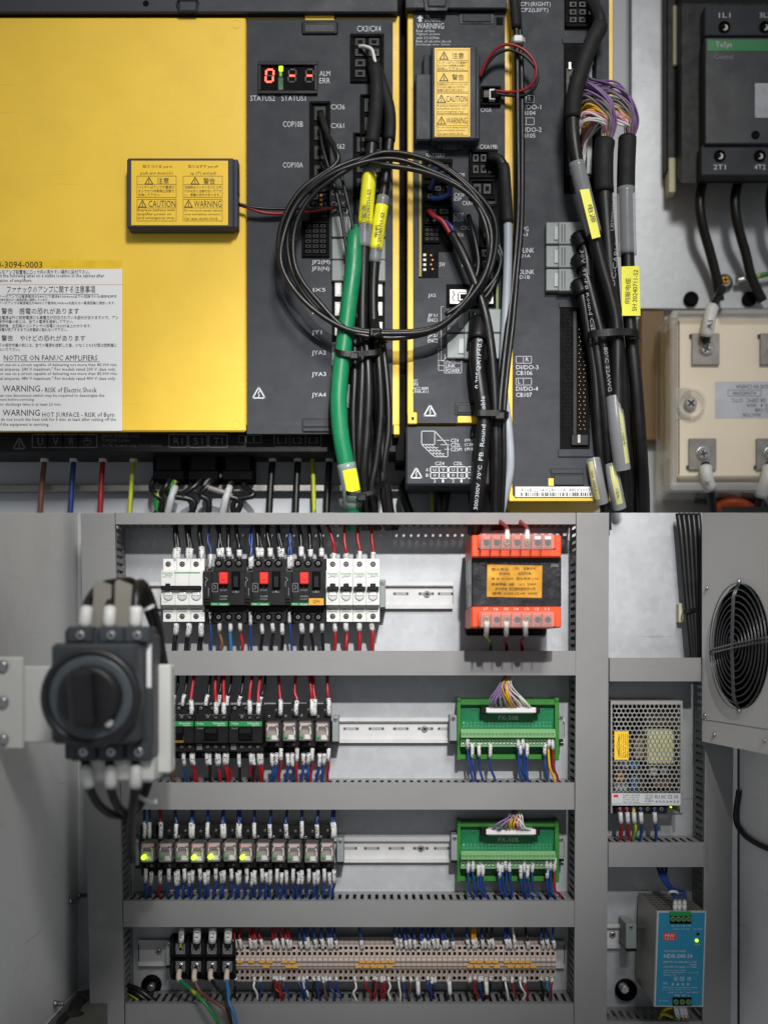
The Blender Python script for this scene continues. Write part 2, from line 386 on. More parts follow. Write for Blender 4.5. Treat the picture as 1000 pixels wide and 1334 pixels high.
def spline(pts, n=7):
    P = [W(*p) for p in pts]
    if len(P) == 2: return [P[0].lerp(P[1], i / n) for i in range(n + 1)]
    Q = [P[0] * 2 - P[1]] + P + [P[-1] * 2 - P[-2]]; out = []
    for i in range(1, len(Q) - 2):
        a, b, c, d = Q[i - 1:i + 3]
        for k in range(n):
            t = k / n; out.append(.5 * ((2 * b) + (c - a) * t + (2 * a - 5 * b + 4 * c - d) * t * t + (3 * b - a - 3 * c + d) * t ** 3))
    return out + [P[-1]]
def cut(path, a, b):
    """the piece of a path between arc lengths a and b (mm)"""
    L = [0]
    for p, q in zip(path, path[1:]): L.append(L[-1] + (q - p).length * 1000)
    def at(x):
        x = max(0, min(L[-1], x))
        for i in range(len(L) - 1):
            if x <= L[i + 1]: return path[i].lerp(path[i + 1], (x - L[i]) / max(1e-9, L[i + 1] - L[i]))
        return path[-1]
    if a < 0: a += L[-1]
    if b <= 0: b += L[-1]
    k = max(3, int((b - a) / 5)); return [at(a + (b - a) * i / k) for i in range(k + 1)]
ORD = 'first second third fourth fifth sixth seventh eighth ninth tenth eleventh twelfth thirteenth fourteenth fifteenth sixteenth seventeenth eighteenth nineteenth'.split()
TENS = {2: 'twent', 3: 'thirt', 4: 'fort', 5: 'fift', 6: 'sixt'}
def nth(i):
    """i = 0 -> first"""
    i += 1
    if i < 20: return ORD[i - 1]
    return TENS[i // 10] + ('ieth' if i % 10 == 0 else 'y-' + ORD[i % 10 - 1])
def cable(name, label, cat, pts, r, mat, group=None, sleeves=(), n=10, seg=7):
    """a cable along pts; sleeves: (part name, from mm, to mm, radius, material)"""
    path = spline(pts, seg); o = MB(mat).tube(path, r, n).build(name); tag(o, label, cat, group)
    for nm, a, b, rr, mm in sleeves: MB(mm).tube(cut(path, a, b), rr, max(8, n)).build(nm, o)
    return o
def tie(label, pts, w, mat=BLK, head=None, name='cable_tie', group=None):
    """flat strap over a bundle: pts across, w wide, head = (u, v, h, size)"""
    path = spline(pts, 6); e = path[-1] - path[0]; up = Vector((0, 0, 1)) if abs(e.x) >= abs(e.z) else Vector((1, 0, 0)); P = []; F = []
    for i, p in enumerate(path):
        T = (path[min(i + 1, len(path) - 1)] - path[max(i - 1, 0)]).normalized(); B = (up - T * up.dot(T)).normalized() * (w / 1000); N = T.cross(B).normalized() * .0007
        P += [p + B + N, p - B + N, p - B - N, p + B - N]
        if i: F += [(i * 4 - 4 + k, i * 4 - 4 + (k + 1) % 4, i * 4 + (k + 1) % 4, i * 4 + k) for k in range(4)]
    t = tag(MB(mat).add(P, F).build(name), label, 'cable tie', group)
    if head:
        u, v, h, k = head; MB(mat).pb(u - k, v - k * .8, u + k, v + k * .8, h - k, h + k * .6, k * .25).build('tie_head', t)
    return t
def clab(c): return {RED: 'red', BLU: 'blue', LBLU: 'light blue', BRN: 'brown', WWR: 'white', ORW: 'orange', RUB: 'black', YGW: 'yellow-green', YLW: 'yellow', PUR: 'purple'}[c]
# ------------------------------------------------------------------ large structure: walls
tag(MB(WALLU).pb(-120, -160, 1120, 790, -240, -220, 0).build('back_wall'), 'pale grey painted back wall of the amplifier cabinet', 'wall', kind='structure')
w = tag(MB(WALLU).pb(797, -140, 816, 400, -220, -190, 1).build('wall_panel'), 'bright upright flange of the cabinet wall beside the amplifiers', 'wall', kind='structure')
tag(MB(GALV).pb(822, -140, 1110, 402, -219, -206, 1).build('wall_sheet'), 'grey galvanised sheet behind the contactor', 'wall', kind='structure')
tag(MB(WALLU).pb(-100, 587, 664, 800, -90, -80, 0).build('wall_base'), 'pale grey lower plate of the amplifier cabinet wall', 'wall', kind='structure')
tag(MB(DSTEEL).pb(-100, 631, 660, 640, -79, -62, 1).build('wall_rail'), 'dark steel rail across the wall under the amplifiers', 'rail', kind='structure')
tag(MB(AMB).pb(834, 404, 866, 574, -212, -200, 2).build('brown_board'), 'amber brown flat board standing behind the cream reactor', 'board')  # flat brown box, upright behind the reactor
HP = 30
def connector(par, u0, v0, u1, v1, h, rows, cols, mat=BLK2, pin=None, name='connector', rim=2.2, dep=3):
    """socket: a rim with a sunken floor and its contact cells"""
    m = MB(mat)
    m.pb(u0, v0, u1, v0 + rim, h - 1, h + dep, .4); m.pb(u0, v1 - rim, u1, v1, h - 1, h + dep, .4)
    m.pb(u0, v0 + rim, u0 + rim, v1 - rim, h - 1, h + dep, .4); m.pb(u1 - rim, v0 + rim, u1, v1 - rim, h - 1, h + dep, .4)
    m.pb(u0 + rim, v0 + rim, u1 - rim, v1 - rim, h - 1, h + .25, 0)
    a, b = (u1 - u0 - 2 * rim) / cols, (v1 - v0 - 2 * rim) / rows
    for i in range(cols):
        for j in range(rows):
            x, y = u0 + rim + a * (i + .5), v0 + rim + b * (j + .5)
            if pin: m.pb(x - .7, y - .7, x + .7, y + .7, h, h + 2.2, .2, pin)
            else:
                m.pb(x - a * .38, y - b * .36, x + a * .38, y + b * .36, h, h + 1.6, .4, BLK)
                m.pb(x - a * .18, y - b * .16, x + a * .18, y + b * .16, h, h + 1.75, 0, BLK2)
    return m.build(name, par)
def plug(par, u0, v0, u1, v1, h0, h1, mat=GRC, name='plug'):
    """grey cable plug: stepped shell with ribs and a latch"""
    m = MB(mat); w = u1 - u0
    m.pb(u0, v0 + .5, u0 + w * .32, v1 - .5, h0, h1 - 3, 1); m.pb(u0 + w * .3, v0, u1, v1, h0, h1, 1.2)
    m.pb(u0 + w * .2, v0 + (v1 - v0) * .2, u0 + w * .3, v1 - (v1 - v0) * .2, h1 - 4, h1 - 1.4, .6, GRCL)
    for k in range(2): m.pb(u0 + w * (.38 + .07 * k), v0 + 3, u0 + w * (.40 + .07 * k), v1 - 3, h1 - 1, h1 + .35, 0, BLK)
    return m.build(name, par)
def bolt_sign(m, u, v, w, h, mat=WHT, dark=DGR):
    """warning triangle with a lightning stroke"""
    t = w * .88
    m.line([(u, v - t * .62), (u + w / 2, v + t * .38), (u - w / 2, v + t * .38)], h, w * .11, mat, True)
    m.line([(u + w * .06, v - t * .28), (u - w * .07, v + t * .02), (u + w * .07, v + .0 * t), (u - w * .02, v + t * .26)], h, w * .08, mat)
def bang_sign(m, u, v, w, h, mat=INK):
    t = w * .88
    m.line([(u, v - t * .62), (u + w / 2, v + t * .38), (u - w / 2, v + t * .38)], h, w * .1, mat, True)
    m.line([(u, v - t * .25), (u, v + t * .08)], h, w * .1, mat); m.line([(u, v + t * .2), (u, v + t * .23)], h, w * .1, mat)

# ---------------- big yellow amplifier
A1 = thing('servo_amplifier', 'wide yellow servo amplifier with large blank cover and red status display', 'amplifier', 250, 566, -120)
MB(YEL).pb(-40, 20, 520, 554, -215, 26, 1.2).build('housing', A1)
MB(YEL).pb(512.5, 554, 520, 566, -10, 26, .8).build('edge_trim', A1)
MB(BLK2).pb(515, -20, 531.5, 600, -219, 4, .5).build('shade_filler', A1)  # added black filler in place of the deep shade between the amplifiers
m = MB(YEL).pb(-40, 22, 320, 562, 26, 33, 1.8)
for cu, cv in ((308, 31), (307, 553)):
    m.lathe(cu, cv, [(5.6, 32.8), (5.6, 33.25), (5, 33.25), (5, 32.9)], 20, cap=False); m.cyl(cu, cv, 1.4, 32.8, 33.2)
m.build('cover', A1)
m = MB(DGR).poly([(321.5, 24), (396, 24), (396, 20), (436, 20), (436, 24), (511.5, 24), (511.5, 565), (321.5, 565)], 24, HP); m.build('front_panel', A1)
m = MB(DGR2).pb(-40, -30, 518, 15, 10, 39, 1); m.pb(-40, 15, 517, 18, 10, 34, .5, BLK); fc = m.build('fan_cover', A1)
m = MB(BLK).pb(231, -8, 257, 1, 38, 44, .8); m.poly([(229, 2), (259, 2), (256, 15), (233, 15)], 38, 42); m.pb(233, 0, 256, 14, 40, 43.5, 1.5, DGR2); m.build('latch', A1)
m = MB(BLK2).hole(190, 4, 3.4, 39); m.build('bolt_hole', A1)
MB(YEL).pb(397, 19.5, 435, 25.5, 24, HP + .6, .5).build('latch_notch', A1)
m = MB(BLK).pb(393, 27, 440, 44, HP - 1, HP + 2.4, 1.8); m.pb(396, 30, 437, 42, HP, HP + 3.4, 1.5, DGR2); m.build('latch', A1)
m = MB(BLK).pb(393, 545, 434, 563, HP - 1, HP + .6, .4, BLK); m.pb(394.5, 547, 434, 556, HP, HP + 1.8, .6, DGR); m.pb(394.5, 557, 434, 562, HP, HP + 2.6, .6, DGR); m.build('latch', A1)
# status display
dsp = MB(BLK).pb(336, 79, 413.5, 84, HP - 1, HP + 4, .6).pb(336, 117, 413.5, 121.5, HP - 1, HP + 4, .6).pb(336, 84, 340, 117, HP - 1, HP + 4, .6).pb(409, 84, 413.5, 117, HP - 1, HP + 4, .6).pb(340, 84, 409, 117, HP - 1, HP + .8, 0, BLK2).build('display', A1)
def seg7(u, v, on, mat_on=LEDR):
    m = MB(LEDD); w, t = 9.5, 8
    S = {'a': (0, -t, 1), 'g': (0, 0, 1), 'd': (0, t, 1), 'f': (-w / 2, -t / 2, 0), 'b': (w / 2, -t / 2, 0), 'e': (-w / 2, t / 2, 0), 'c': (w / 2, t / 2, 0)}
    for k, (x, y, hz) in S.items():
        x += -y * .09
        a, b = (3.6, 1.15) if hz else (1.15, 3.2)
        m.pb(u + x - a, v + y - b, u + x + a, v + y + b, HP + .6, HP + 1.3, .3, mat_on if k in on else LEDD)
    m.build('digit', dsp)
seg7(351, 98, 'abcdef'); seg7(380.5, 98, 'g'); seg7(403, 98, 'g')
m = MB(LEDG).pb(363, 85, 368.5, 92, HP, HP + 2, .8).pb(363.5, 92, 367.5, 99, HP, HP + 1.6, .6, M('led_mid', '#5a9a2a', .3, emit=.5)); m.build('status_lamp', dsp)
MB(M('led_dim', '#335c3c', .3, 0, .2)).pb(362, 100, 369, 117, HP, HP + 1.6, .6).build('status_lamp', dsp)
connector(A1, 456, 43, 500, 106, HP, 4, 2, rim=4); connector(A1, 403, 131, 430, 240, HP, 4, 1, rim=3.5)
connector(A1, 469, 122, 500, 200, HP, 3, 1); connector(A1, 403, 248, 429, 286, HP, 3, 2, rim=2)
m = MB(ORW)
for j in range(3): m.pb(416.5, 252.5 + j * 6, 420, 255.5 + j * 6, HP, HP + 3, .5)
m.build('switch_pin', A1)
connector(A1, 393, 287, 429, 334, HP, 6, 3, rim=3.5); connector(A1, 460, 172, 502, 284, HP, 4, 2)
m = MB(BLK2).pb(432, 366, 501, 500, HP - 1, HP + .3, 0); m.build('socket_recess', A1)
for v0 in (281, 310, 338): plug(A1, 432, v0, 502, v0 + 28, HP, HP + 9)
for v0 in (368, 393, 419):
    for u0 in (436, 489):
        m = MB(WPL).pb(u0, v0, u0 + 9, v0 + 18, HP, HP + 3, .5); m.pb(u0 + 2.6, v0 + 3, u0 + 6.4, v0 + 15, HP + 2, HP + 3.3, 0, DSTEEL); m.build('white_socket', A1)
for v0 in (445, 500): plug(A1, 432, v0, 502, v0 + 32, HP, HP + 6)
m = MB(WHT)
for t, a, b, c, d in [('CX3/CX4', 465, 33, 496, 40.5), ('ALM', 416, 92, 430, 98.5), ('ERR', 416, 101, 430, 108), ('STATUS2', 326, 124, 358, 131), ('STATUS1', 366.5, 124, 398, 131),
                      ('CX36', 431, 135.5, 449, 142), ('CX61', 431, 160, 448, 166.5), ('CX62', 431, 187, 449, 193.5), ('COP10B', 368.5, 157.5, 394.5, 165), ('COP10A', 368.5, 211, 394.5, 218),
                      ('CX48', 431, 216, 453, 222), ('CXA2A', 431, 247.5, 453, 253.5), ('CX5Y', 431, 262.5, 449, 268.5), ('JF1(L)', 431, 272, 453, 278), ('CX35', 369, 306, 386, 313),
                      ('JF2(M)', 406, 338.5, 430, 345), ('JF3(N)', 406, 347, 429, 353.5), ('JX5', 406, 375, 424, 381), ('JX10', 406, 402.5, 427, 409), ('JY1', 406, 430, 419, 437), ('JYA2', 406, 456.5, 424.5, 463.5), ('JYA3', 406, 484.5, 424.5, 491.5), ('JYA4', 406, 511.5, 424.5, 518.5)]:
    m.text(t, a, b, c, d, HP + .25)
bolt_sign(m, 337, 513, 16, HP + .3); m.build('lettering', A1)
# terminal strip below
ts = MB(BLK).pb(-45, 560, 516, 589, -200, 2, 1).build('terminal_strip', A1)
SPR = M('dim_print', '#5c5f63', .6)
m = MB(SPR)
bolt_sign(m, 25, 579, 16, 2.3, SPR)
for i, t in enumerate('UVW'): m.rect(42 + i * 20, 566, 62 + i * 20, 583, 2.3, 1.2); m.text(t, 49 + i * 20, 570, 56 + i * 20, 580, 2.3)
m.rect(102, 566, 126, 583, 2.3, 1.2); m.line([(114 + 5 * math.cos(a / 2), 575 + 5 * math.sin(a / 2)) for a in range(13)], 2.3, .8); m.line([(110, 574), (118, 574)], 2.3, .9); m.line([(114, 570), (114, 574)], 2.3, .9)
for i, t in enumerate(('EARTH TERMINAL ONLY', 'TORQUE 2.5Nm', 'Cu 75°C wire only 14-10 AWG')): m.text(t, 132, 565 + i * 6.5, 132 + (50, 36, 78)[i], 570 + i * 6.5, 2.3)
for i in range(3): m.rect(220 + i * 26, 566, 244 + i * 26, 583, 2.3, 1.2); m.text(('R1', 'S1', 'T1')[i], 226 + i * 26, 570, 238 + i * 26, 579, 2.3)
for i in range(3): m.rect(311 + i * 10, 567, 320 + i * 10, 577, 2.3, 1)
for i in range(3): m.rect(357 + i * 20.5, 566, 377 + i * 20.5, 582, 2.3, 1.2); m.text(('L1', 'L2', 'L3')[i], 361 + i * 20.5, 569.5, 373 + i * 20.5, 578, 2.3)
m.build('lettering', ts)
for i in range(3):
    m = MB(BLK2).pb(199 + i * 45, 588, 240 + i * 45, 626, -76, -40, 2); m.pb(203 + i * 45, 592, 236 + i * 45, 612, -43, -36, 1, BLK); m.build('plug_housing', A1)
# notice label on the cover
nl = MB(PAPER).quad(-25, 350, 159, 561, 33.3).quad(-25, 339, 159, 350, 33.3, M('label_header', '#f0c51c', .45)).build('notice_label', A1)
m = MB(INK); h = 33.6
m.text('0-3094-0003', -4, 340.5, 55, 348.5, h)
for t, a, b, c, d in [('ルをアンプ設置後にロッカ内の見やすい場所に貼付下さい。', -2, 351, 117, 357), ('ut the following label on a visible location in the cabinet after', -2, 356.5, 136, 362.5), ('lation of amplifiers.', -2, 363, 42, 368.5),
                      ('ファナックのアンプに関する注意事項', 9, 372, 124, 381.5), ('サーボアンプは電源電圧が240Vにて電流85,000Arms以下の回路でのみ使用を許可', -2, 384, 152, 388), ('定格を超えない電源回路に接続しています。', -2, 388.5, 63, 392), ('サーボアンプは電源電圧が480Vにて電流85,000Armsを超えない電源回路に適合します。', -2, 392.5, 150, 396.5),
                      ('警告', 2, 401, 17, 409), ('感電の恐れがあります', 25, 401, 103, 409), ('主電源以外に制御電源にも高電圧が印加されている部分がありますので、アン', -2, 411, 154, 416), ('保守作業の前には、全ての電源を遮断して下さい。', -2, 416.5, 96, 421), ('遮断後、主回路のコンデンサの放電には20分以上かかります。', -2, 422, 119, 426.5), ('放電が完了するまでは充電部に触れないで下さい。', -2, 427, 88, 431.5),
                      ('警告', 2, 436.5, 17, 444), ('やけどの恐れがあります', 26, 436.5, 111, 444), ('下の保守作業の前には、全ての電源を遮断した後、少なくとも5分間は放熱器に', -2, 447, 152, 452), ('ないで下さい。', -2, 453, 26, 457),
                      ('NOTICE ON FANUC AMPLIFIERS', 5, 462.5, 127, 469.5), ('for use on a circuit capable of delivering not more than 85,000 rms', -2, 473, 152, 478), ('cal amperes, 240 V maximum." For models rated 200 V class only.', -2, 478.5, 151, 484), ('for use on a circuit capable of delivering not more than 85,000 rms', -2, 484.5, 152, 489.5), ('cal amperes, 480 V maximum." For models rated 400 V class only.', -2, 490.5, 151, 496),
                      ('WARNING', 3.5, 502, 52, 510), ('- RISK of Electric Shock', 54, 504.5, 126, 511), ('han one disconnect switch may be required to deenergize the', -2, 513, 136, 518), ('ment before servicing.', -2, 518.5, 45, 523), ('tor discharge time is at least 20 min.', -2, 524.5, 80, 529.5),
                      ('WARNING', 3.5, 533.5, 52, 541.5), ('HOT SURFACE - RISK of Burn', 55, 537, 149, 543), ('do not touch the heat sink for 5 min. at least after cutting off the', 1, 544, 151, 549.5), ('of the equipment in servicing.', -2, 550.5, 64, 556)]:
    m.text(t, a, b, c, d, h)
m.line([(9, 383), (128, 383)], h, .5); m.line([(5, 471), (130, 471)], h, .5); m.line([(0, 370.5), (159, 370.5)], h, .5, M('label_rule', '#d8b38a', .6)); m.build('lettering', nl)

# ---------------- battery box on the cover
B1 = thing('battery_box', 'dark grey battery box with yellow warning label on the yellow cover', 'battery box', 236, 297, 33)
m = MB(DGR2).pb(165, 205, 305, 297, 33, 54, 2.2); m.pb(304, 207, 310, 296, 33, 50, 1); m.pb(309, 219, 311, 252, 40, 50.4, .3, BLK); m.build('case', B1)
lb = MB(YLAB).quad(171, 209, 297, 293, 54.3).build('warning_label', B1)
m = MB(INK); h = 54.5
for t, a, b, c, d in [('取りつける put in', 186, 214.5, 224, 219), ('push and down(↓)', 183, 223, 225, 228), ('取りはずす put off', 245, 214.5, 284, 219), ('up (↑) and pull', 248, 223, 281, 228), ('注意', 204.5, 231, 220, 239), ('警告', 265, 231.5, 280, 239.5),
                      ('バッテリはアンプの電源が', 180, 241.5, 227, 245.5), ('オンでかつ非常停止状態で', 180, 246.5, 227, 250.5), ('交換して下さい。', 180, 251.5, 209, 255.5), ('交換時はバッテリカバとコネ', 240.5, 241.5, 288, 245.5), ('クタ以外には触れないで下さ', 240.5, 246.5, 288, 250.5), ('い。感電の恐れがあります。', 240.5, 251.5, 287, 255.5),
                      ('CAUTION', 193.5, 261, 228.5, 269.5), ('WARNING', 252.5, 261, 288.5, 269.5), ('Replace battery with', 179.5, 271.5, 227.5, 275.8), ('amplifier power on', 179.5, 276.8, 223, 281), ('and emergency stop', 179.5, 281.8, 227, 286), ('Do not touch except battery', 240, 272, 289, 276.2), ('cover and battery connector.', 240, 277, 288, 281.2), ('Can cause electric shock.', 240, 282.2, 284, 286.2)]:
    m.text(t, a, b, c, d, h)
for x in (178.5, 238.5): m.rect(x, 229, x + 51, 257, h, .5); m.line([(x, 240), (x + 51, 240)], h, .4); m.rect(x, 259.5, x + 51, 287.5, h, .5); m.line([(x, 270.5), (x + 51, 270.5)], h, .4)
for x, y in ((194, 236), (254, 236), (185.5, 266), (245.5, 266)): bang_sign(m, x, y, 10, h)
m.build('lettering', lb)
cable('battery_lead', 'thin red battery lead from the cover battery box to the front panel', 'wire', [(310, 266, 44), (322, 270, 44), (345, 277, 40), (372, 278, 38), (405, 275, 38), (436, 270, 38)], 1.9, RED)
cable('battery_lead', 'thin black battery lead from the cover battery box to the front panel', 'wire', [(310, 265, 46), (330, 270, 44), (360, 272, 41), (405, 271, 39), (428, 270, 38), (452, 268, 36)], 1.9, RUB)

# ---------------- middle amplifier
A2 = thing('servo_amplifier', 'narrow middle amplifier with tall battery cover and CZ4 connector diagram', 'amplifier', 595, 632, -120)
MB(YEL).pb(530.5, 10, 664.5, 552, -215, 26, 1.2).build('housing', A2)
MB(DGR).poly([(538.5, 15), (657.5, 15), (657.5, 551), (620, 551), (620, 541), (595.5, 541), (595.5, 551), (538.5, 551)], 24, HP).build('front_panel', A2)
m = MB(DGR2).pb(528, -30, 660, 10, 10, 39, 1); m.pb(530, 10, 660, 13, 10, 34, .5, BLK); m.build('fan_cover', A2)
m = MB(BLK).poly([(551, -6), (585, -6), (582, 13), (554, 13)], 38, 42); m.pb(557, -6, 581, 8, 40, 44, 1.5, DGR2); m.build('latch', A2)
m = MB(BLK).poly([(597, 15), (643, 15), (641, 30), (600, 30)], HP - 1, HP + 1.2); m.pb(602, 17, 640, 28, HP, HP + 2.6, 1.4, DGR); m.build('latch', A2)
MB(BLK2).pb(646, 22, 655, 32, HP - 1, HP + .5, 0).build('locating_hole', A2)
m = MB(BLK).pb(592, 524, 622, 540, HP - 1, HP + 1, .5); m.pb(595, 527, 622, 538, HP, HP + 2.2, 1, DGR); m.build('latch', A2)
MB(YEL).pb(596, 541.5, 620, 550.5, 24, HP - 1, .5).build('latch_notch', A2)
MB(YEL).pb(531, 537, 543, 552, 24, HP + 2, 1).pb(536, 543, 539, 547, HP, HP + 2.3, 0, BLK2).build('hook', A2)
cv = MB(DGR).pb(528.5, 554, 661, 632, -60, 26, 2.2).build('lower_cover', A2)
m = MB(WHT); h = 26.35
# stacked connector drawing
m.line([(549, 561.5), (566, 561.5), (566, 579), (549, 579)], h, .8, None, True); m.line([(549, 579), (566, 595)], h, .8); m.line([(566, 561.5), (583, 580), (583, 595), (566, 595)], h, .8)
for k in range(1, 4): m.line([(549 + k * 4.3, 579), (567 + k * 4, 595)], h, .6); m.line([(549 + k * 4.3, 579 + k * 4), (566 + k * 4.2, 579 + k * 4)], h, .6)
for i, (t, t2) in enumerate((('CZ4', '(FRONT)'), ('CZ5L', '(CENTER)'), ('CZ5M', '(REAR)'))):
    y = 571.5 + i * 5.8; m.line([(569 + i * 5, y + 2), (585, y + 2)], h, .6); m.text(t, 587, y, 587 + (10, 13, 14)[i], y + 4.6, h); m.text(t2, 605, y, 632, y + 4.6, h)
for i, t in enumerate(('CZ4', 'CZ5L', 'CZ5M')):
    x = 560.5 + i * 24; m.text(t, x + 6, 601.5, x + 18, 606, h); m.rect(x, 608, x + 22.5, 623, h, 1.2); m.line([(x, 615.5), (x + 22.5, 615.5)], h, 1.2); m.line([(x + 11.2, 608), (x + 11.2, 623)], h, 1.2)
    for j, q in enumerate(('U', 'V', 'W', 'G')): m.text(q, x + 3.5 + 11.2 * (j % 2), 609.8 + 7.4 * (j // 2), x + 7.5 + 11.2 * (j % 2), 613.8 + 7.4 * (j // 2), h)
    m.text('2', x + 4, 624.5, x + 7, 628.5, h); m.text('1', x + 15, 624.5, x + 17.5, 628.5, h)
m.text('A', 554.5, 610, 558, 614, h); m.text('B', 554.5, 617, 558, 621, h); bolt_sign(m, 542, 617.5, 15, h); m.build('lettering', cv)
m = MB(WHT); h = HP + .3
m.poly([(547, 19.5), (551.5, 23.5), (549, 23.5), (549, 28), (545, 28), (545, 23.5), (542.5, 23.5)], HP, HP + .3)
for t, a, b, c, d in [('TB', 554, 19, 559, 22.5), ('DCP/DCC', 553.5, 23.5, 573.5, 27.8), ('WARNING', 542.5, 29.5, 578, 37), ('Risk of fire', 542, 38, 566, 41.5), ('Tighten screws', 542, 42.5, 572.5, 46), ('with 3.5-4.5Nm.', 542, 47, 573, 50.5), ('Risk of electric shock', 542, 51.5, 587.5, 55), ('Discharge time: 20min.', 542, 56, 587, 59.5),
                      ('CX5X', 626, 140, 640, 145.5), ('CXA19B', 624.5, 188, 647.5, 193.5), ('BATTERY', 555, 199.5, 579.5, 204.5), ('CX29', 591.5, 225, 605, 230), ('MCC', 591.5, 230.8, 602, 235.5), ('CX30', 591.5, 251, 604.5, 256), ('ESP', 591.5, 256.8, 601, 261), ('CXA19A', 602, 261.5, 622, 267), ('CX37', 590.5, 277, 604, 282), ('DCOK', 590.5, 283, 604, 288), ('CX38', 600, 294, 616, 299), ('CX36', 592, 303, 604, 308), ('SW', 572, 341.5, 579.5, 347), ('CX5A', 601, 343, 621, 348),
                      ('JX5', 557.5, 382.5, 567.5, 388), ('JF1/', 557, 408.5, 570, 414), ('ENC1', 557, 414.5, 569, 419), ('JF2/', 557, 435, 570, 440), ('ENC2', 557, 441, 570, 446), ('LED', 579, 461, 590, 466), ('ALM', 580.5, 467.5, 592, 472), ('LINK', 580.5, 474.2, 593, 478.5), ('POWER', 580.5, 480.6, 599, 485), ('DC', 538.5, 494, 544, 498), ('IN', 538.5, 498.5, 544, 502.5), ('NCC-REM', 538, 504, 557.5, 508), ('-FHR-A11', 538, 508.5, 557.5, 512)]:
    m.text(t, a, b, c, d, h)
for y in (466.5, 473, 479.5): m.rect(578.5, y, 601, y + 6.3, h, .5); m.line([(570 + (y - 466) * .1, y + 3), (578.5, y + 3)], h, .5)
m.line([(577.5, 399), (574.5, 399), (574.5, 470), (578, 470)], h, .5); m.line([(577, 454), (571, 454), (571, 482)], h, .5)
bolt_sign(m, 560, 536, 16, h); m.build('lettering', A2)
m = MB(BLK2).pb(545, 206.5, 589.5, 328, HP - 1, HP + .3, 0).pb(545, 328, 571, 362, HP - 1, HP + .3, 0).build('recess', A2)
MB(M('pcb_edge', '#8d7c1c', .5)).pb(545.5, 208, 549, 360, HP, HP + 1.2, .2).build('board_edge', A2)
connector(A2, 553, 210, 588, 232, HP, 2, 2); connector(A2, 553, 238, 588, 262, HP, 2, 3); connector(A2, 552, 268, 588, 292, HP, 2, 2); connector(A2, 551, 294, 574, 316, HP, 3, 3)
m = MB(ORW)
for j in range(4): m.pb(551, 330 + j * 6.4, 555, 333.5 + j * 6.4, HP, HP + 1.4, .3, WPL); m.pb(560 + (j % 2) * 2, 331 + j * 6, 562.5 + (j % 2) * 2, 333.5 + j * 6, HP, HP + 1.6, .3)
m.build('dip_switch', A2)
connector(A2, 611, 194, 648, 231, HP, 2, 3, rim=3.5, dep=5); connector(A2, 611, 232, 645, 259, HP, 1, 2, rim=4); connector(A2, 624, 265, 647, 320, HP, 3, 1, rim=4); connector(A2, 622, 320, 647, 368, HP, 3, 1)
connector(A2, 626, 111, 652.5, 136, HP, 1, 2, rim=2.5, dep=5)
m = MB(BLK2).pb(581, 370, 650, 401, HP - 1, HP + .4, 0); m.pb(646, 370, 649, 404, HP, HP + 1, 0, M('pcb_edge2', '#5d7026', .5)); m.build('recess', A2)
js = MB(DSTEEL).pb(585, 376, 643, 396, HP, HP + 5, 1).pb(596, 380, 632, 392, HP + 4, HP + 7, 1.5).pb(599, 382.5, 629, 389.5, HP + 6, HP + 7.3, .6, BLK2).build('shielded_connector', A2)
m = MB(BLK2)
for u in (590.5, 638): m.line([(u - 1, 379), (u + 1.5, 383), (u - 1.5, 388), (u + 1, 392)], HP + 5.2, 1.4)
m.build('latch_clip', js)
plug(A2, 582, 402, 656, 433, HP, HP + 9); plug(A2, 582, 434, 656, 467, HP, HP + 9)
# battery cover of the middle amplifier
B2 = thing('battery_cover', 'tall dark battery cover with yellow caution label on the middle amplifier', 'battery cover', 585, 182, HP)
m = MB(DGR2).pb(541, 95, 562, 182, HP, 44, 1.6); m.pb(551, 70, 625, 181, HP, 40, 1.5, DGR); m.pb(561.5, 58.5, 621, 181.5, HP, 53, 2.2); m.pb(612, 97, 624, 181, HP, 47, 1.4); m.pb(569, 181, 603, 193, HP, 38, 1, DGR); m.pb(576, 186, 596, 194, HP, 40, 1, DGR2); m.build('case', B2)
lb = MB(YLAB).quad(566, 62, 612, 177.5, 53.3).build('warning_label', B2)
m = MB(INK); h = 53.5
for k, (t, x0, rows) in enumerate((('注意', 588.5, ('バッテリはアンプの電源が', 'オンでかつ非常停止状態で', '交換して下さい。')), ('警告', 588.5, ('交換時はバッテリカバとコネ', 'クタ以外に触れないで下さい', '感電の恐れがあります。')), ('CAUTION', 581, ('Replace battery with', 'amplifier power on', 'and emergency stop')), ('WARNING', 581, ('Do not touch except battery', 'cover and battery connector', 'Can cause electric shock.')))):
    y = 64.5 + k * 28.2; m.rect(568.5, y, 610, y + 26.6, h, .5); m.line([(568.5, y + 14), (610, y + 14)], h, .4)
    m.text(t, x0, y + 3.5, 604 if k < 2 else 608.5, y + 11.5, h); bang_sign(m, 578 if k < 2 else 574.8, y + 8.5, 10.5, h)
    for j, r in enumerate(rows): m.text(r, 569.5, y + 15.2 + j * 3.8, 569.5 + (39, 37, 34)[j], y + 18.2 + j * 3.8, h)
m.build('lettering', lb)
cable('battery_lead', 'red lead looping from the tall battery cover to its small socket', 'wire', [(625, 100, 40), (634, 78, 46), (648, 62, 52), (664, 57.5, 55), (684, 66, 56), (697, 84, 55), (696, 103, 53), (684, 116, 48), (664, 119.5, 42), (642, 117.5, 38)], 1.9, RED)
cable('battery_lead', 'black lead looping from the tall battery cover to its small socket', 'wire', [(625, 102, 38), (634, 84, 44), (648, 69, 49), (666, 65, 52), (686, 75, 54), (699, 93, 53), (697, 112, 51), (684, 123, 46), (664, 124, 41), (642, 121, 38)], 1.9, RUB)
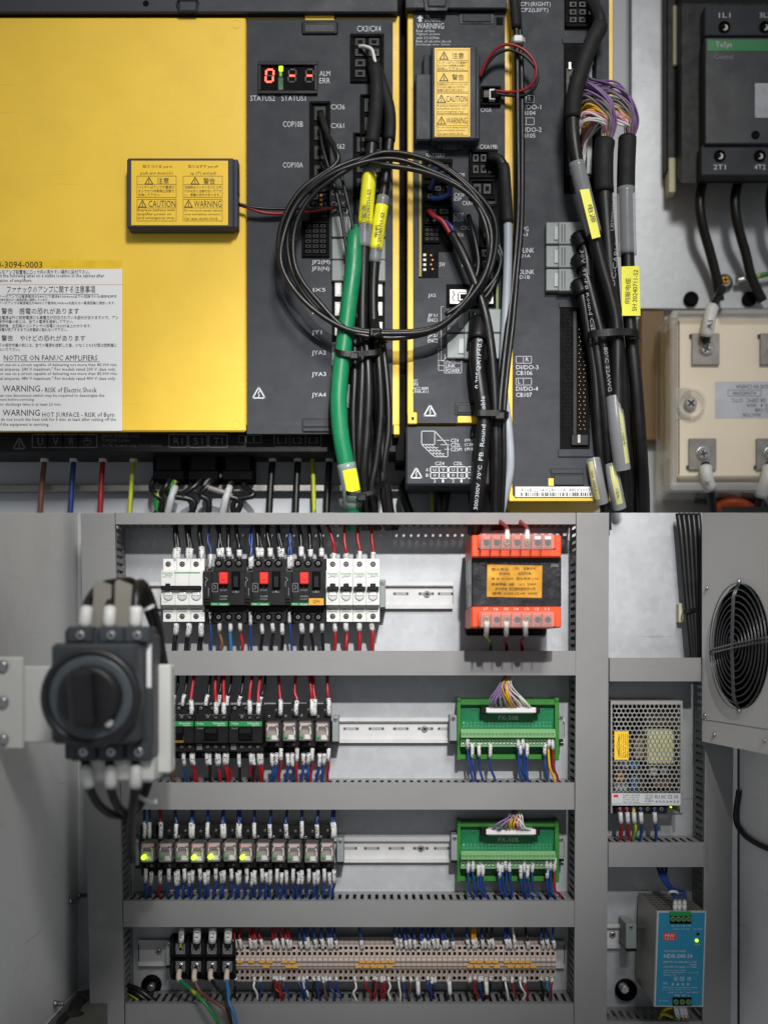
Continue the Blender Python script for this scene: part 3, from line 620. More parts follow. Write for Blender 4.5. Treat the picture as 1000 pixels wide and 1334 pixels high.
m = MB(BLK).pb(629, 117, 640, 127, HP + 2, HP + 8, .8).pb(637, 115, 645, 129, HP + 2, HP + 10, .6, WPL).pb(639, 117, 646, 127, HP + 8, HP + 11, .6, BLK2)
tag(m.build('battery_plug'), 'small black and white battery plug in the CX5X socket', 'plug')

# ---------------- control amplifier with ribbon sockets
A3 = thing('control_unit', 'dark control unit with long ribbon sockets and barcode label', 'control unit', 730, 655, -120)
MB(YEL).poly([(665, -20), (797.5, -20), (797.5, 652), (663, 652)], -215, 26).build('housing', A3)
MB(YEL).pb(663, 636, 779, 653, 20, 29, 1).build('bottom_rail', A3)
MB(DGR).poly([(671, -20), (793, -20), (793, 640), (776, 640), (776, 648), (671, 648), (667.5, 644), (667.5, 560)], 24, HP).build('front_panel', A3)
connector(A3, 736, -14, 781, 34, HP, 4, 3, rim=4, dep=5)
m = MB(BLK).pb(732, 48.5, 783, 56, HP - 1, HP + 1.5, .6, DGR).pb(776, 56, 783, 255, HP - 1, HP + 1.5, .6, DGR).pb(734, 56, 776, 252, HP - 1, HP + .4, 0, BLK2).build('ribbon_socket', A3)
mm = MB(GRCL).pb(764, 82, 771, 226, HP, HP + 9, .8).pb(762, 78, 773, 84, HP, HP + 7, .5, DSTEEL).pb(740, 80, 744, 90, HP, HP + 6, .5, DSTEEL).pb(737, 88, 747, 228, HP, HP + 4, .4, BLK).pb(750, 224, 772, 232, HP, HP + 6, .5, BLK); mm.build('ribbon_plug', m)
for j in range(3): plug(A3, 711, 288.5 + j * 30.5, 764, 318 + j * 30.5, HP, HP + 12)
m = MB(BLK).pb(728, 394, 772, 400, HP - 1, HP + 2, .5, DGR).pb(729, 400, 768, 590, HP - 1, HP + .4, 0, BLK2).pb(746, 405, 751, 575, HP, HP + 3, .5).pb(727, 585, 772, 595, HP - 1, HP + 2, .5, DGR).pb(744, 566, 766, 580, HP, HP + 4, .6).pb(752, 566, 756, 577, HP, HP + 4.5, .4, DSTEEL)
pr = m.build('pin_header', A3); m = MB(BRASS)
for j in range(30):
    for u in (735, 741, 754, 760): m.pb(u + (j % 2) * 1.6 - .4, 408 + j * 5.2 - .4, u + (j % 2) * 1.6 + .4, 408 + j * 5.2 + .4, HP, HP + 2.5, 0, BRASS if u > 750 else BLK)
tag(m.build('pin', pr), kind='stuff')
m = MB(BLK).poly([(716, 610), (760, 610), (760, 632), (719, 632)], HP - 1, HP + .8); m.pb(718, 611, 760, 617, HP, HP + 1.6, .6, DGR); m.pb(721, 619, 760, 632, HP, HP + 2.4, .8, DGR); m.pb(714, 623, 721.5, 633, HP - 1, HP + 1.4, .4, YEL); m.build('latch', A3)
m = MB(WHT); h = HP + .3
for t, a, b, c, d in [('CP1(RIGHT)', 677.5, 2, 717, 9), ('CP2(LEFT)', 677.5, 9.8, 714, 16.5), ('R', 688.5, 126, 692.5, 131), ('DI/DO-1', 675, 136, 704.5, 142), ('CB104', 675, 144, 697, 149.5), ('DI/DO-2', 675, 165.5, 705, 171.5), ('CB105', 675, 173.5, 697, 179), ('MPG', 675, 295, 688, 301), ('JA3', 675, 303, 687.5, 308.5), ('IOLINK', 673.5, 322.5, 695.5, 329), ('JD1A', 674.5, 331, 690.5, 336.5), ('IOLINK', 673.5, 351, 695.5, 357), ('JD1B', 673.5, 358.5, 690, 364.5),
                      ('R', 684.5, 465.5, 688.5, 470.5), ('DI/DO-3', 672, 475.5, 701, 481), ('CB106', 672, 483, 693, 488.5), ('L', 674.5, 494, 677.5, 499.5), ('DI/DO-4', 672, 503.5, 700.5, 509), ('CB107', 672, 511.5, 692.5, 517)]:
    m.text(t, a, b, c, d, h)
for x, y in ((675.5, 124), (675.5, 153), (672, 464), (672, 492.5)): m.rect(x, y, x + 20, y + 9, h, .6); m.line([(x + 9.5, y), (x + 9.5, y + 9)], h, .6)
m.build('lettering', A3)
lb = MB(PAPER).quad(671, 634, 776, 647.5, HP + 1.2).build('serial_label', A3)
m = MB(INK).text('A16B-2204-0240/11A  485X1003', 678, 636, 768, 640.5, HP + 1.4); x = 678
while x < 769: k = random.choice((.7, 1.2, 1.9)); m.quad(x, 641.5, x + k, 646.5, HP + 1.4); x += k + random.choice((.7, 1.1, 1.8))
m.build('lettering', lb)

# ---------------- cables of the upper cabinet
def coil_pts():
    P = [(414, 148, 36), (424, 176, 50), (420, 196, 62)]
    R = [(152, 113, 505, 316), (145, 117, 506, 318), (136, 112, 510, 321), (148, 109, 503, 322)]; P = [(416, 146, 36), (425, 172, 48), (438, 197, 62)]
    for k, (rx, ry, cu, cvv) in enumerate(R):
        for i in range(14):
            a = math.radians(-118 - 360 * (i / 14)) ; P.append((cu + rx * .93 * math.cos(a) + random.uniform(-3.2, 3.2), cvv + ry * math.sin(a) + random.uniform(-3.2, 3.2) + (6 if math.sin(a) > .8 else 0), 64 + 5 * k + 4 * math.sin(i * 1.3 + k)))
    return P + [(470, 212, 66), (430, 222, 50), (418, 212, 38)]
cable('coiled_cable', 'glossy black cable wound in a large loose coil over two amplifiers', 'cable', coil_pts(), 3.3, RUB, n=10, seg=6)
cable('optical_cord', 'thin black cord from the COP10B socket running down behind the coil', 'cable', [(417, 168, 36), (421, 195, 50), (440, 260, 58), (452, 330, 58), (462, 400, 56), (470, 440, 52), (474, 520, 48), (478, 600, 44), (482, 690, 30)], 2.1, RUB)
cable('optical_cord', 'thin black cord curving from the CX36 socket toward the yellow tags', 'cable', [(419, 144, 36), (428, 175, 50), (446, 235, 60), (462, 310, 60), (468, 380, 56), (476, 450, 52), (482, 540, 48), (488, 620, 44), (492, 690, 30)], 2.1, RUB)
sl = lambda a, b, r: ('clear_sleeve', a, b, r, CLEARB)
c = cable('power_cable', 'black cable with clear sleeve and yellow tag leaving the CX3 connector', 'cable', [(484, 78, 36), (490, 100, 46), (490, 140, 54), (484, 190, 58), (480, 240, 60), (475, 300, 58), (473, 360, 56), (472, 430, 54), (475, 520, 50), (480, 600, 46), (486, 690, 30)], 7.2, RUB, sleeves=[sl(152, 250, 9), ('yellow_tag', 160, 222, 9.4, TAGY), ('heat_shrink', 14, 120, 8.6, RUBM)])
m = MB(INK).text('SH 20240711-S2', 477, 246, 482, 296, 70, ang=87).text('電源', 471, 266, 477, 284, 70, ang=87); m.build('lettering', c)
c = cable('power_cable', 'black cable with the lower yellow tag beside the coil', 'cable', [(488, 82, 36), (498, 112, 44), (508, 150, 50), (505, 205, 54), (498, 262, 56), (490, 320, 56), (486, 380, 54), (488, 450, 52), (494, 540, 50), (500, 610, 46), (510, 690, 30)], 6.6, RUB, sleeves=[sl(182, 266, 8), ('yellow_tag', 194, 250, 8.4, TAGY), ('heat_shrink', 12, 110, 7.6, RUBM)])
m = MB(INK).text('SH 20240711-S2', 493, 276, 498, 326, 65, ang=83).text('电机', 488, 292, 493, 308, 65, ang=83); m.build('lettering', c)
cable('signal_wire', 'short pale wire bent out of the CX3 connector', 'wire', [(468, 60, 34), (475, 60, 40), (484, 64, 44), (487, 74, 44), (489, 83, 44)], 2.2, WWR)
c = cable('earth_cable', 'thick green cable tied beside the black cables of the wide amplifier', 'cable', [(465, 286, 44), (461, 312, 56), (460, 350, 62), (455, 390, 64), (449, 440, 64), (443, 490, 64), (440, 530, 64), (444, 575, 62), (453, 620, 58), (458, 650, 50), (461, 690, 30)], [10.4], GRN, n=12) if False else None
pth = spline([(466, 284, 44), (462, 312, 56), (460, 350, 62), (455, 390, 64), (449, 440, 64), (443, 490, 64), (441, 530, 64), (445, 575, 62), (454, 620, 58), (459, 650, 50), (462, 690, 30)], 7)
rad = [10.6 * min(1, .25 + .12 * i) for i in range(len(pth))]
c = tag(MB(GRN).tube(pth, rad, 12).build('earth_cable'), 'thick green cable tied beside the black cables of the wide amplifier', 'cable')
MB(CLEARB).tube(cut(pth, 318, 372), 12, 12).build('clear_sleeve', c); MB(TAGY).strip(cut(pth, 326, 352), 12.3, -65, 30).build('yellow_tag', c); MB(RUBM).tube(cut(pth, 0, 26), 7, 10).build('heat_shrink', c)
for i, (pp, r) in enumerate([([(462, 440, 52), (462, 490, 56), (460, 540, 56), (462, 600, 52), (470, 650, 44), (474, 690, 28)], 5), ([(476, 430, 58), (480, 500, 62), (478, 560, 60), (474, 620, 54), (478, 690, 30)], 6), ([(488, 420, 56), (494, 480, 60), (496, 540, 58), (490, 600, 54), (484, 640, 50), (492, 690, 30)], 5), ([(470, 410, 50), (472, 470, 58), (470, 530, 60), (468, 590, 56), (472, 690, 30)], 5.5), ([(496, 430, 48), (504, 500, 52), (506, 560, 52), (500, 620, 48), (515, 690, 28)], 4.6), ([(488, 350, 46), (490, 420, 50), (500, 480, 48), (502, 560, 46), (498, 630, 48), (505, 690, 28)], 4)]):
    cable('motor_cable', nth(i) + ' black cable of the bundle hanging below the coil', 'cable', pp, r, RUB, 'black cables under the coil')
tie('black cable tie holding the green cable against the bundle', [(436, 456, 56), (440, 459, 76), (458, 461, 78), (478, 460, 74), (492, 458, 70), (496, 455, 56)], 3.4, head=(461, 463, 76, 6))
tie('black cable tie low on the green cable near the wall', [(450, 640, 50), (454, 643, 72), (474, 644, 70), (490, 638, 66), (502, 626, 50)], 2.6, head=(471, 648, 68, 6.5))
tie('black cable tie knotting the coil at its lowest point', [(488, 416, 60), (490, 430, 88), (494, 440, 88), (500, 446, 60)], 5, head=(489, 432, 84, 8))
# middle amplifier cables
cable('grounding_loop', 'short blue wire looped in the CX29 connector', 'wire', [(560, 246, 34), (564, 236, 42), (566, 222, 48), (573, 218, 50), (582, 222, 50), (586, 238, 48), (584, 252, 44), (572, 258, 38), (560, 258, 34)], 3.2, BLU)
cable('door_wire', 'red wire leaving a black connector of the middle amplifier', 'wire', [(558, 274, 34), (565, 281, 44), (576, 288, 48), (586, 304, 48), (590, 310, 46)], 3, RED)
cable('door_wire', 'blue wire behind the red one on the middle amplifier', 'wire', [(568, 286, 34), (580, 289, 42), (588, 296, 46), (592, 308, 44)], 2.6, BLU)
cable('sheathed_cable', 'black sheathed cable slanting down from the red and blue wires', 'cable', [(588, 304, 46), (602, 330, 54), (615, 360, 56), (628, 395, 58), (636, 430, 60), (642, 480, 60), (645, 540, 58), (646, 600, 52), (644, 690, 30)], 6, RUB)
c = cable('printed_cable', 'thick black round cable printed with white lettering', 'cable', [(624, 418, 46), (622, 440, 58), (621, 470, 62), (626, 510, 64), (630, 545, 64), (627, 590, 62), (623, 630, 56), (620, 660, 46), (618, 695, 30)], 9.4, RUB, sleeves=[('strain_relief', 0, 32, 12.5, BLK)])
m = MB(M('cable_print', '#a9b4bd', .5))
m.text('0.205QX1P+0.5', 620.5, 441, 626.5, 506, 72, ang=86); m.text('Cable', 626, 516, 631.5, 540, 74.2, ang=92); m.text('PB  Round', 625, 553, 630.5, 600, 73.6, ang=85); m.text('300/300V  70°C', 619.5, 606, 624.5, 664, 70, ang=84); m.build('lettering', c)
for i, (pp, r) in enumerate([([(668, -10, 44), (671, 20, 46), (673, 60, 44), (674, 150, 42), (675, 260, 42), (671, 330, 44), (664, 400, 48), (656, 470, 54), (650, 540, 58), (650, 600, 52), (648, 690, 30)], 4), ([(674, -10, 42), (676, 30, 42), (679, 90, 40), (680, 200, 40), (679, 290, 42), (674, 350, 44), (668, 420, 48), (660, 490, 54), (656, 545, 56), (656, 610, 50), (652, 690, 30)], 3.4)]):
    cable('vertical_cable', ('thicker', 'thinner')[i] + ' black cable running down the joint between the narrow amplifiers', 'cable', pp, r, RUB, sleeves=[('heat_shrink', 0, 46, 6, RUBM)] if i == 0 else ())
tie('white cable tie on the cables at the joint between narrow amplifiers', [(666, 52, 42), (670, 50, 52), (679, 50, 50), (683, 52, 40)], 2.6, WPL, head=(675, 49, 50, 6))
c = cable('grey_cable', 'pale grey cable with black heat shrink beside the yellow edge', 'cable', [(636, 205, 40), (648, 206, 46), (656, 218, 50), (658, 240, 52), (661, 290, 52), (661, 340, 50), (658, 420, 46), (655, 500, 44), (662, 560, 46), (664, 610, 44), (656, 650, 36), (646, 695, 20)], 5.6, PALEC, sleeves=[('heat_shrink', 26, 100, 7.4, RUBM), ('heat_shrink', 0, 30, 6.4, RUB)])
for i, pp in enumerate([[(637, 276, 36), (640, 300, 46), (648, 326, 50), (652, 340, 50), (646, 360, 50), (632, 378, 54), (612, 398, 58), (590, 412, 60)], [(632, 312, 36), (642, 310, 44), (653, 330, 48), (650, 352, 48), (640, 376, 52), (628, 392, 56)], [(610, 280, 44), (620, 320, 52), (622, 352, 56), (606, 390, 60), (580, 410, 62)]]):
    cable('looped_lead', ('upper', 'middle', 'lower')[i] + ' black lead curling beside the CXA19A sockets', 'wire', pp, 3, RUB)
tie('black cable tie round the printed round cable', [(618, 540, 52), (620, 538, 76), (640, 538, 78), (656, 538, 74), (662, 540, 50)], 3.6, head=(651, 541, 74, 7))
# control unit cables
c = cable('supply_cable', 'black cable arching from the top socket across the ribbon wires', 'cable', [(772, 4, 44), (779, 18, 54), (781, 34, 60), (770, 56, 66), (757, 90, 70), (747, 130, 72), (746, 170, 72), (752, 215, 72), (760, 250, 70), (770, 290, 68), (782, 340, 66), (796, 390, 64), (803, 430, 62), (804, 500, 60), (806, 580, 50), (811, 630, 10), (812, 655, -22), (813, 690, -60)], 8.2, RUB, sleeves=[('heat_shrink', 40, 170, 10, RUBM), sl(225, 315, 10.2)], n=12)
MB(TAGY).poly([(755, 247), (767, 245.5), (782, 308), (771, 311)], 79.5, 80.6).build('yellow_tag', c)
MB(INK).text('电源', 767, 266, 774, 290, 80.9, ang=-76).build('lettering', c)
cable('socket_wire', 'thin yellow wire in the top socket of the control unit', 'wire', [(766, -8, 40), (771, 4, 48), (776, 14, 54), (778, 26, 56)], 1.8, YLW)
cable('socket_wire', 'thin white wire beside the heat shrink of the top socket', 'wire', [(776, 16, 50), (782, 26, 58), (784, 34, 60), (781, 40, 60)], 1.8, WWR)
cols = [PUR] * 11 + [GRW] * 10 + [YLW] * 4 + [PNK] * 5 + [WWR] * 6
for b, (eu, ev, su, sp, hh, who) in enumerate([(790, 186, 745, 90, 54, 'inner'), (819, 182, 760, 88, 46, 'outer')]):
    t = thing('ribbon_wire_bundle', who + ' fan of purple, grey, yellow, pink and white ribbon wires', 'wires', eu, ev, hh)
    for i, cc in enumerate(cols):
        f = i / len(cols); ja = lambda k: random.uniform(-k, k); s0 = sp + f * 130
        pp = [(su + ja(3), s0, HP + 6), (su + 6 + ja(3), (s0 + 116 + 50 * f) / 2 - 4 * f + ja(4), hh - 4 + ja(5)), (eu - 20 - 10 * f + ja(5), 108 + 50 * f + ja(5), hh + 12 + ja(5)), (eu + 2 - 8 * f + ja(3), 128 + 34 * f + ja(3), hh + 14 + ja(5)), (eu + 10 - 15 * f + ja(3), 156 + 13 * f, hh + 8 + ja(5)), (eu + 5 - 10 * f, ev, hh + ja(4)), (eu + 3 - 6 * f, ev + 14, hh)]
        MB(cc).tube(spline(pp, 6), 1.35, 6).build('wire', t)
c = cable('ribbon_cable', 'black cable printed lengthwise below the inner ribbon wires', 'cable', [(788, 184, 54), (786, 200, 56), (786, 240, 58), (790, 300, 58), (795, 360, 58), (800, 420, 56), (808, 500, 54), (812, 580, 40), (816, 628, 4), (817, 655, -24), (818, 690, -60)], 10.2, RUB, sleeves=[('heat_shrink', 0, 66, 12.6, RUBM)], n=12)
m = MB(GPR).text('DC-CABLE', 798, 314, 804, 372, 69.2, ang=83).text('U0200VAVII', 796, 256, 801, 300, 69.2, ang=86); m.build('lettering', c)
c = cable('ribbon_cable', 'black cable with clear sleeve below the outer ribbon wires', 'cable', [(817, 180, 46), (816, 200, 50), (815, 240, 52), (816, 300, 52), (818, 360, 52), (820, 420, 52), (828, 500, 50), (834, 580, 36), (837, 628, 4), (838, 655, -22), (838, 690, -60)], 8.6, RUB, sleeves=[('heat_shrink', 0, 70, 11.6, RUBM), sl(66, 150, 11.8)], n=12)
MB(TAGY).poly([(809, 347), (832, 346), (834, 411), (810, 411)], 64.5, 65.6).build('yellow_tag', c)
m = MB(INK).text('SH 20240711-S2', 824, 351, 830, 405, 65.9, ang=88).text('伺服电缆', 814, 362, 821, 396, 65.9, ang=88); m.build('lettering', c)
for i, (pp, r) in enumerate([([(752, 306, 44), (762, 330, 52), (766, 370, 54), (774, 430, 54), (782, 490, 52), (790, 560, 44), (794, 615, 26), (797, 650, -14), (800, 690, -60)], 7.4), ([(752, 336, 44), (762, 356, 54), (774, 400, 58), (786, 450, 58), (792, 500, 54), (800, 560, 42), (805, 620, 8), (806, 655, -22), (808, 690, -60)], 6.8), ([(752, 368, 44), (758, 385, 50), (766, 430, 50), (774, 480, 50), (778, 540, 46), (782, 600, 36), (786, 645, 26), (790, 690, 10)], 6.4), ([(800, 430, 46), (812, 470, 46), (822, 530, 40), (830, 600, 20), (832, 655, -22), (834, 690, -60)], 6)]):
    c = cable('link_cable', nth(i) + ' black link cable leaving the grey plugs of the control unit', 'cable', pp, r, RUB, 'link cables of the control unit', n=10, sleeves=([('strain_relief', 0, 20, 10, BLK)] if i < 3 else []))
    if i == 0: MB(GPR).text('30V  TP-PB Round Cable', 763, 325, 768, 440, 62.5, ang=-82).build('lettering', c)
    if i == 1: MB(GPR).text('80°C 22AWG', 789, 452, 794, 510, 66, ang=-84).build('lettering', c)
for i, (u0, v0, u1, v1) in enumerate([(770, 598, 785, 655), (793, 605, 808, 662), (791, 517, 818, 612)]):
    t = thing('tagged_sleeve', ('short clear sleeve with yellow tag beside the barcode label', 'slanted clear sleeve with narrow yellow tag low in the bundle', 'clear sleeve with yellow strip halfway down the control cables')[i], 'sleeve', u0 + 6, v1, 20)
    hh = (38, 34, 56)[i]
    pth = spline([((u0 + u1) / 2 - 5, v0, hh), ((u0 + u1) / 2, (v0 + v1) / 2, hh + 2), ((u0 + u1) / 2 + 6, v1, hh - 8)], 5); rr = (9, 9, 10.5)[i]
    MB(CLEARB).tube(pth, rr, 14, cap=False).build('sleeve', t); MB(RUB).tube(pth, rr * .72, 10).build('cable_core', t)
    aa = ((20, 95), (-30, 30), (-85, -15))[i]; q = cut(pth, 4, -8); MB(TAGY).strip(q, rr * .9, *aa).build('yellow_tag', t)
    x, y = (u0 + u1) / 2, (v0 + v1) / 2; MB(INK).text('SH 2024', x + (-4, 2, 6)[i] - 1.6, y - 14, x + (-4, 2, 6)[i] + 1.6, y + 14, hh + rr + .6, ang=-78).build('lettering', t)
tie('black cable tie across the control unit cables', [(766, 446, 44), (768, 436, 70), (790, 433, 78), (812, 432, 76), (830, 434, 70), (834, 440, 44)], 4.4, head=(824, 437, 68, 6))

# ---------------- lead wires below the wide amplifier
for i, (u, c, dx) in enumerate([(58, BRN, -8), (96, BLU, -6), (134, RED, -5), (174, YGW, -7), (355, RUB, -6), (388, RUB, -4), (407, YGW, 3), (429, RUB, -5), (562, YGW, 2)]):
    cable('power_lead', ['brown power lead under terminal U of the wide amplifier', 'blue power lead under terminal V of the wide amplifier', 'red power lead under terminal W of the wide amplifier', 'yellow-green lead beside the red power lead', 'black power lead under terminal L1', 'black power lead under terminal L2', 'slim yellow-green lead between black power leads', 'black power lead under terminal L3', 'yellow-green lead below the CZ4 connector diagram'][i], 'wire', [(u, 578, -56), (u, 600, -52), (u + dx * .4, 630, -48), (u + dx, 700, -44)], 4.6 if c == RUB else (3.6 if c != YGW else 3), c, sleeves=[('ferrule_sleeve', 4, 26, 5.4, WPL)] if i < 6 or i == 7 else ())
for i in range(9):
    u = 190 + i * 15
    cable('loose_lead', nth(i) + ' dark lead tangled under the black plug housings', 'wire', [(u + 20, 612, -60), (u + random.uniform(-14, 18), 632, -44 + random.uniform(-8, 16)), (u + random.uniform(-20, 20), 645, -36), (u + random.uniform(-16, 22), 656, -40), (u + random.uniform(-10, 10), 700, -50)], 4, (RUB, RUB, YGW, RUB, RUB, RUB, GRW, RUB, RUB)[i], 'leads under the plug housings')
for i, u in enumerate((226, 297)):
    tag(MB(GRCL).tube(spline([(u - 8, 672, -40), (u - 3, 650, -34), (u + 2, 634, -42)], 4), 5, 10).build('ferrule_sleeve'), nth(i) + ' white sleeve among the tangled dark leads', 'sleeve')
for i in range(5):
    u = 534 + i * 26; cable('rear_lead', nth(i) + ' dark lead in the gap under the middle amplifier', 'wire', [(u, 620, -60), (u + random.uniform(-12, 12), 645, -44), (u + random.uniform(-16, 16), 700, -50)], 6.5, RUB, 'leads under the middle amplifier')

HO[0] = -80
# ---------------- contactor at the upper edge
K = thing('contactor', 'large dark contactor with green band and TeSys Control lettering', 'contactor', 950, 245, -126)
m = MB(BLK).pb(868, -30, 1095, 222, -126, -98, 2); m.side(888, 1095, [(-10, -126), (-10, -70), (4, -62), (238, -62), (222, -126)], BLK); m.build('base', K)
m = MB(DGR).pb(918, 48, 1090, 187, -70, -34, 1.5, M('contactor_face', '#2b2e33', .5, 0, .05, 30)); m.pb(918, 6, 1090, 46, -70, -40, 1.5); m.pb(913, 189, 1090, 228, -70, -40, 1.5); m.build('body', K)
MB(GRB).pb(921, 51, 1090, 66, -36, -33.4, .2).build('green_band', K)
m = MB(WHT).text('TeSys', 932, 54, 953, 63, -33).text('1L1', 936, 16, 951, 22.5, -39.5).text('3L2', 989, 16, 1004, 22.5, -39.5).text('2T1', 929, 214, 945, 220.5, -39.5).text('4T2', 982, 214, 997, 220.5, -39.5); m.text('Control', 930, 70, 954, 77, -33, GPR); m.build('lettering', K)
m = MB(BLK2)
for u, v in ((943, 35), (996, 35), (937, 203), (989, 203)): m.lathe(u, v, [(8.5, -42), (8.5, -38.6), (6.6, -38.6), (6, -40)], 16, smooth=False); m.lathe(u + 1, v, [(4.6, -40), (4.2, -39)], 12, DSTEEL); m.lathe(u - 1.5, v - 1, [(3.8, -39), (3.6, -38.7)], 12, BLK2)
m.build('terminal_screw', K)
MB(M('faded_print', '#b3b5bc', .5, 0, .25, 60)).quad(983, 108, 1060, 153, -33.2).build('rating_label', K)
MB(BLK2).cyl(984, 175, 6, -35, -32.6).build('knob', K)
MB(M('side_label', '#8f9090', .6, 0, .1, 80)).box(W(918, 50, -70) + Vector((-.0035, -.0, -.13)), W(918, 50, -70) + Vector((-.0005, .026, .0)), 0).build('side_label', K)
m = MB(M('ivory_plastic', '#c9c6a6', .5)).pb(877, 6, 884, 84, -118, -92, 1); m.pb(871, 205, 880, 250, -118, -96, 1); m.build('rail_clip', K)
for i in range(3):
    u = 911 + i * 46
    cable('contactor_lead', nth(i) + ' black lead below the large contactor', 'wire', [(u + 4, 236, -86), (u, 260, -82), (u + 3, 290, -84), (u + 14, 330, -96), (u + 22, 362, -104), (u + 26 + 10 * i, 392, -112)], 7, RUB, 'leads below the large contactor', sleeves=[('ferrule_sleeve', 0, 26, 6.6, WPL)])
for i, u in enumerate((935, 968, 990)): cable('contactor_lead', nth(i) + ' dark lead above the large contactor', 'wire', [(u, -20, -90), (u + 2, 2, -76), (u + 3, 14, -60)], 6, RUB, 'leads above the large contactor')
tag(MB(BRASS).lathe(945, 366, [(13, -124), (13, -122), (9, -122), (9, -118), (7, -115)], 14, DSTEEL).screw(945, 364, 6.5, -116, BRASS).build('earth_bolt'), 'earth bolt with washer on the sheet above the reactor', 'bolt')
cable('earth_lead', 'yellow-green earth lead running off from the bolt', 'wire', [(958, 366, -114), (985, 360, -110), (1020, 352, -108)], 3.6, YGW, sleeves=[('ferrule', 0, 20, 4.6, STEEL)])
for i, u in enumerate((900, 976)): tag(MB(BLK2).lathe(u, 389, [(11, -126), (11, -121), (8, -119), (5, -122)], 18).build('grommet'), ('round black grommet just beside the earth bolt', 'black grommet where contactor leads pass through the sheet')[i], 'grommet')

# ---------------- reactor
R = thing('reactor', 'cream resin reactor with silver screws under a clear cover', 'reactor', 940, 640, -126)
MB(CREAM).pb(882, 414, 1060, 622, -126, -46, 2.5).build('body', R)
MB(M('cover_sheet', '#e8e6e0', .06, 0, .02, 20, alpha=.05, spec=.9)).pb(884, 412, 1060, 634, -34, -31.5, .8).build('cover_face', R)
m = MB(CLEARR).pb(873, 408, 882, 634, -120, -32, 2.5); m.pb(876, 403.5, 934, 411, -120, -31, 2.5); m.pb(940, 402, 1060, 410.5, -120, -30, 2.5); m.pb(873, 628, 1060, 641, -120, -31, 3); m.pb(867, 432, 875, 600, -122, -80, 2); m.pb(874, 404, 884, 416, -100, -29, 3); m.build('clear_cover', R)
MB(M('inner_edge', '#4a3a30', .5)).pb(883.5, 418, 884.8, 618, -50, -45.4, 0).build('seam', R)
for u, v, up in ((919, 454, 1), (1008, 454, 1), (915, 591, 0), (1003, 591, 0)):
    m = MB(DSTEEL).pb(u - 18, v - 20, u + 18, v + 21, -50, -41, .8); m.screw(u + 1, v, 8.5, -41, STEEL); m.lathe(u + 1, v, [(11, -42), (11, -40.4), (9, -40.4)], 16, STEEL)
    m.pb(u - 21, v + (15 if not up else -19), u - 17, v + (20 if not up else -14), -46, -43, .5, BLK2); m.build('terminal', R)
m = MB(CLEARR).lathe(900, 525, [(20, -46), (20, -36), (16.5, -36), (16.5, -40)], 24, cap=False); m.pb(880, 505, 900, 546, -46, -44.5, .4); o = m.build('screw_cup', R); MB(STEEL).screw(900, 525, 9, -42, STEEL).build('screw', o)
lb = MB(M('silver_label', '#c9ccd6', .35, .3, .05, 40)).quad(931, 497, 1040, 545, -45.7).build('rating_label', R)
m = MB(INK)
for t, a, b, c, d in [('REACTOR', 967, 538, 990, 542.5), ('AC-10B', 983, 532, 1006, 536.5), ('2.4  30A', 972, 526, 1000, 530), ('SB-20MC  OTC', 953, 519, 997, 524), ('MADE IN CHINA', 958, 501, 1008, 506)]: m.text(t, a, b, c, d, -45.4, ang=180)
m.rect(948, 508, 991, 516, -45.4, .5); m.text('A20402040', 954, 510, 985, 514.5, -45.4, ang=180); m.build('lettering', lb)
for i, (pp, sl0) in enumerate([([(918, 446, -34), (922, 425, -28), (926, 405, -34), (934, 388, -50), (940, 376, -80)], (8, 54)), ([(918, 604, -34), (920, 622, -28), (926, 645, -40), (930, 690, -70)], (6, 40)), ([(1002, 604, -34), (998, 625, -28), (990, 650, -40), (980, 700, -70)], (6, 50))]):
    c = cable('reactor_lead', ('black lead with white sleeve on the top terminal of the reactor', 'black lead with white sleeve on the lower terminal of the reactor', 'black lead at the second lower terminal of the reactor')[i], 'wire', pp, 6.2, RUB, sleeves=[('marker_sleeve', sl0[0], sl0[1], 9, WPL), ('lug', 0, 12, 5, STEEL)])
    if i == 0: MB(INK).text('A1', 921, 417, 928, 428, -18, ang=80).build('lettering', c)
    if i == 1: MB(INK).text('X', 917, 626, 924, 633, -18, ang=80).build('lettering', c)
cable('reactor_lead', 'orange cable passing under the reactor', 'wire', [(925, 668, -100), (950, 655, -90), (975, 662, -90), (1010, 690, -100)], 9, M('orange_cable', '#c4511a', .45))
for i in range(3): cable('floor_lead', nth(i) + ' dark lead in the shade under the reactor', 'wire', [(905 + i * 30, 648, -118), (930 + i * 30, 656, -112), (950 + i * 30, 700, -112)], 8, RUB, 'leads in the shade under the reactor')

HO[0] = 0
# ================================================================== lower cabinet: setting
tag(MB(GALV).pb(96, 668, 960, 1370, -6, 0, 0).build('mounting_wall'), 'galvanised mounting plate at the back of the lower cabinet', 'wall', kind='structure')
# side wall: runs from the plate toward the viewer
def sheet(name, P, t, mat, par=None):
    """flat panel through four corner points, thickness t metres away from the viewer side"""
    n = (P[1] - P[0]).cross(P[3] - P[0]).normalized(); m = MB(mat)
    Q = P + [p - n * t for p in P]
    m.add(Q, [(0, 1, 2, 3), (7, 6, 5, 4), (0, 4, 5, 1), (1, 5, 6, 2), (2, 6, 7, 3), (3, 7, 4, 0)]); return m.build(name, par)
tag(sheet('wall_left', [W(-20, 1420, 350), W(103, 1288, -5), W(103, 668, -5), W(-20, 668, 350)], .003, WALLP), 'grey painted side of the lower cabinet behind the rotary switch', 'wall', kind='structure')
tag(sheet('floor', [W(-20, 1424, 352), W(140, 1400, 300), W(140, 1286, -5), W(101, 1290, -5)], .003, M('floor_paint', '#55544f', .6, 0, .2, 20)), 'grey painted floor corner of the lower cabinet', 'floor', kind='structure')
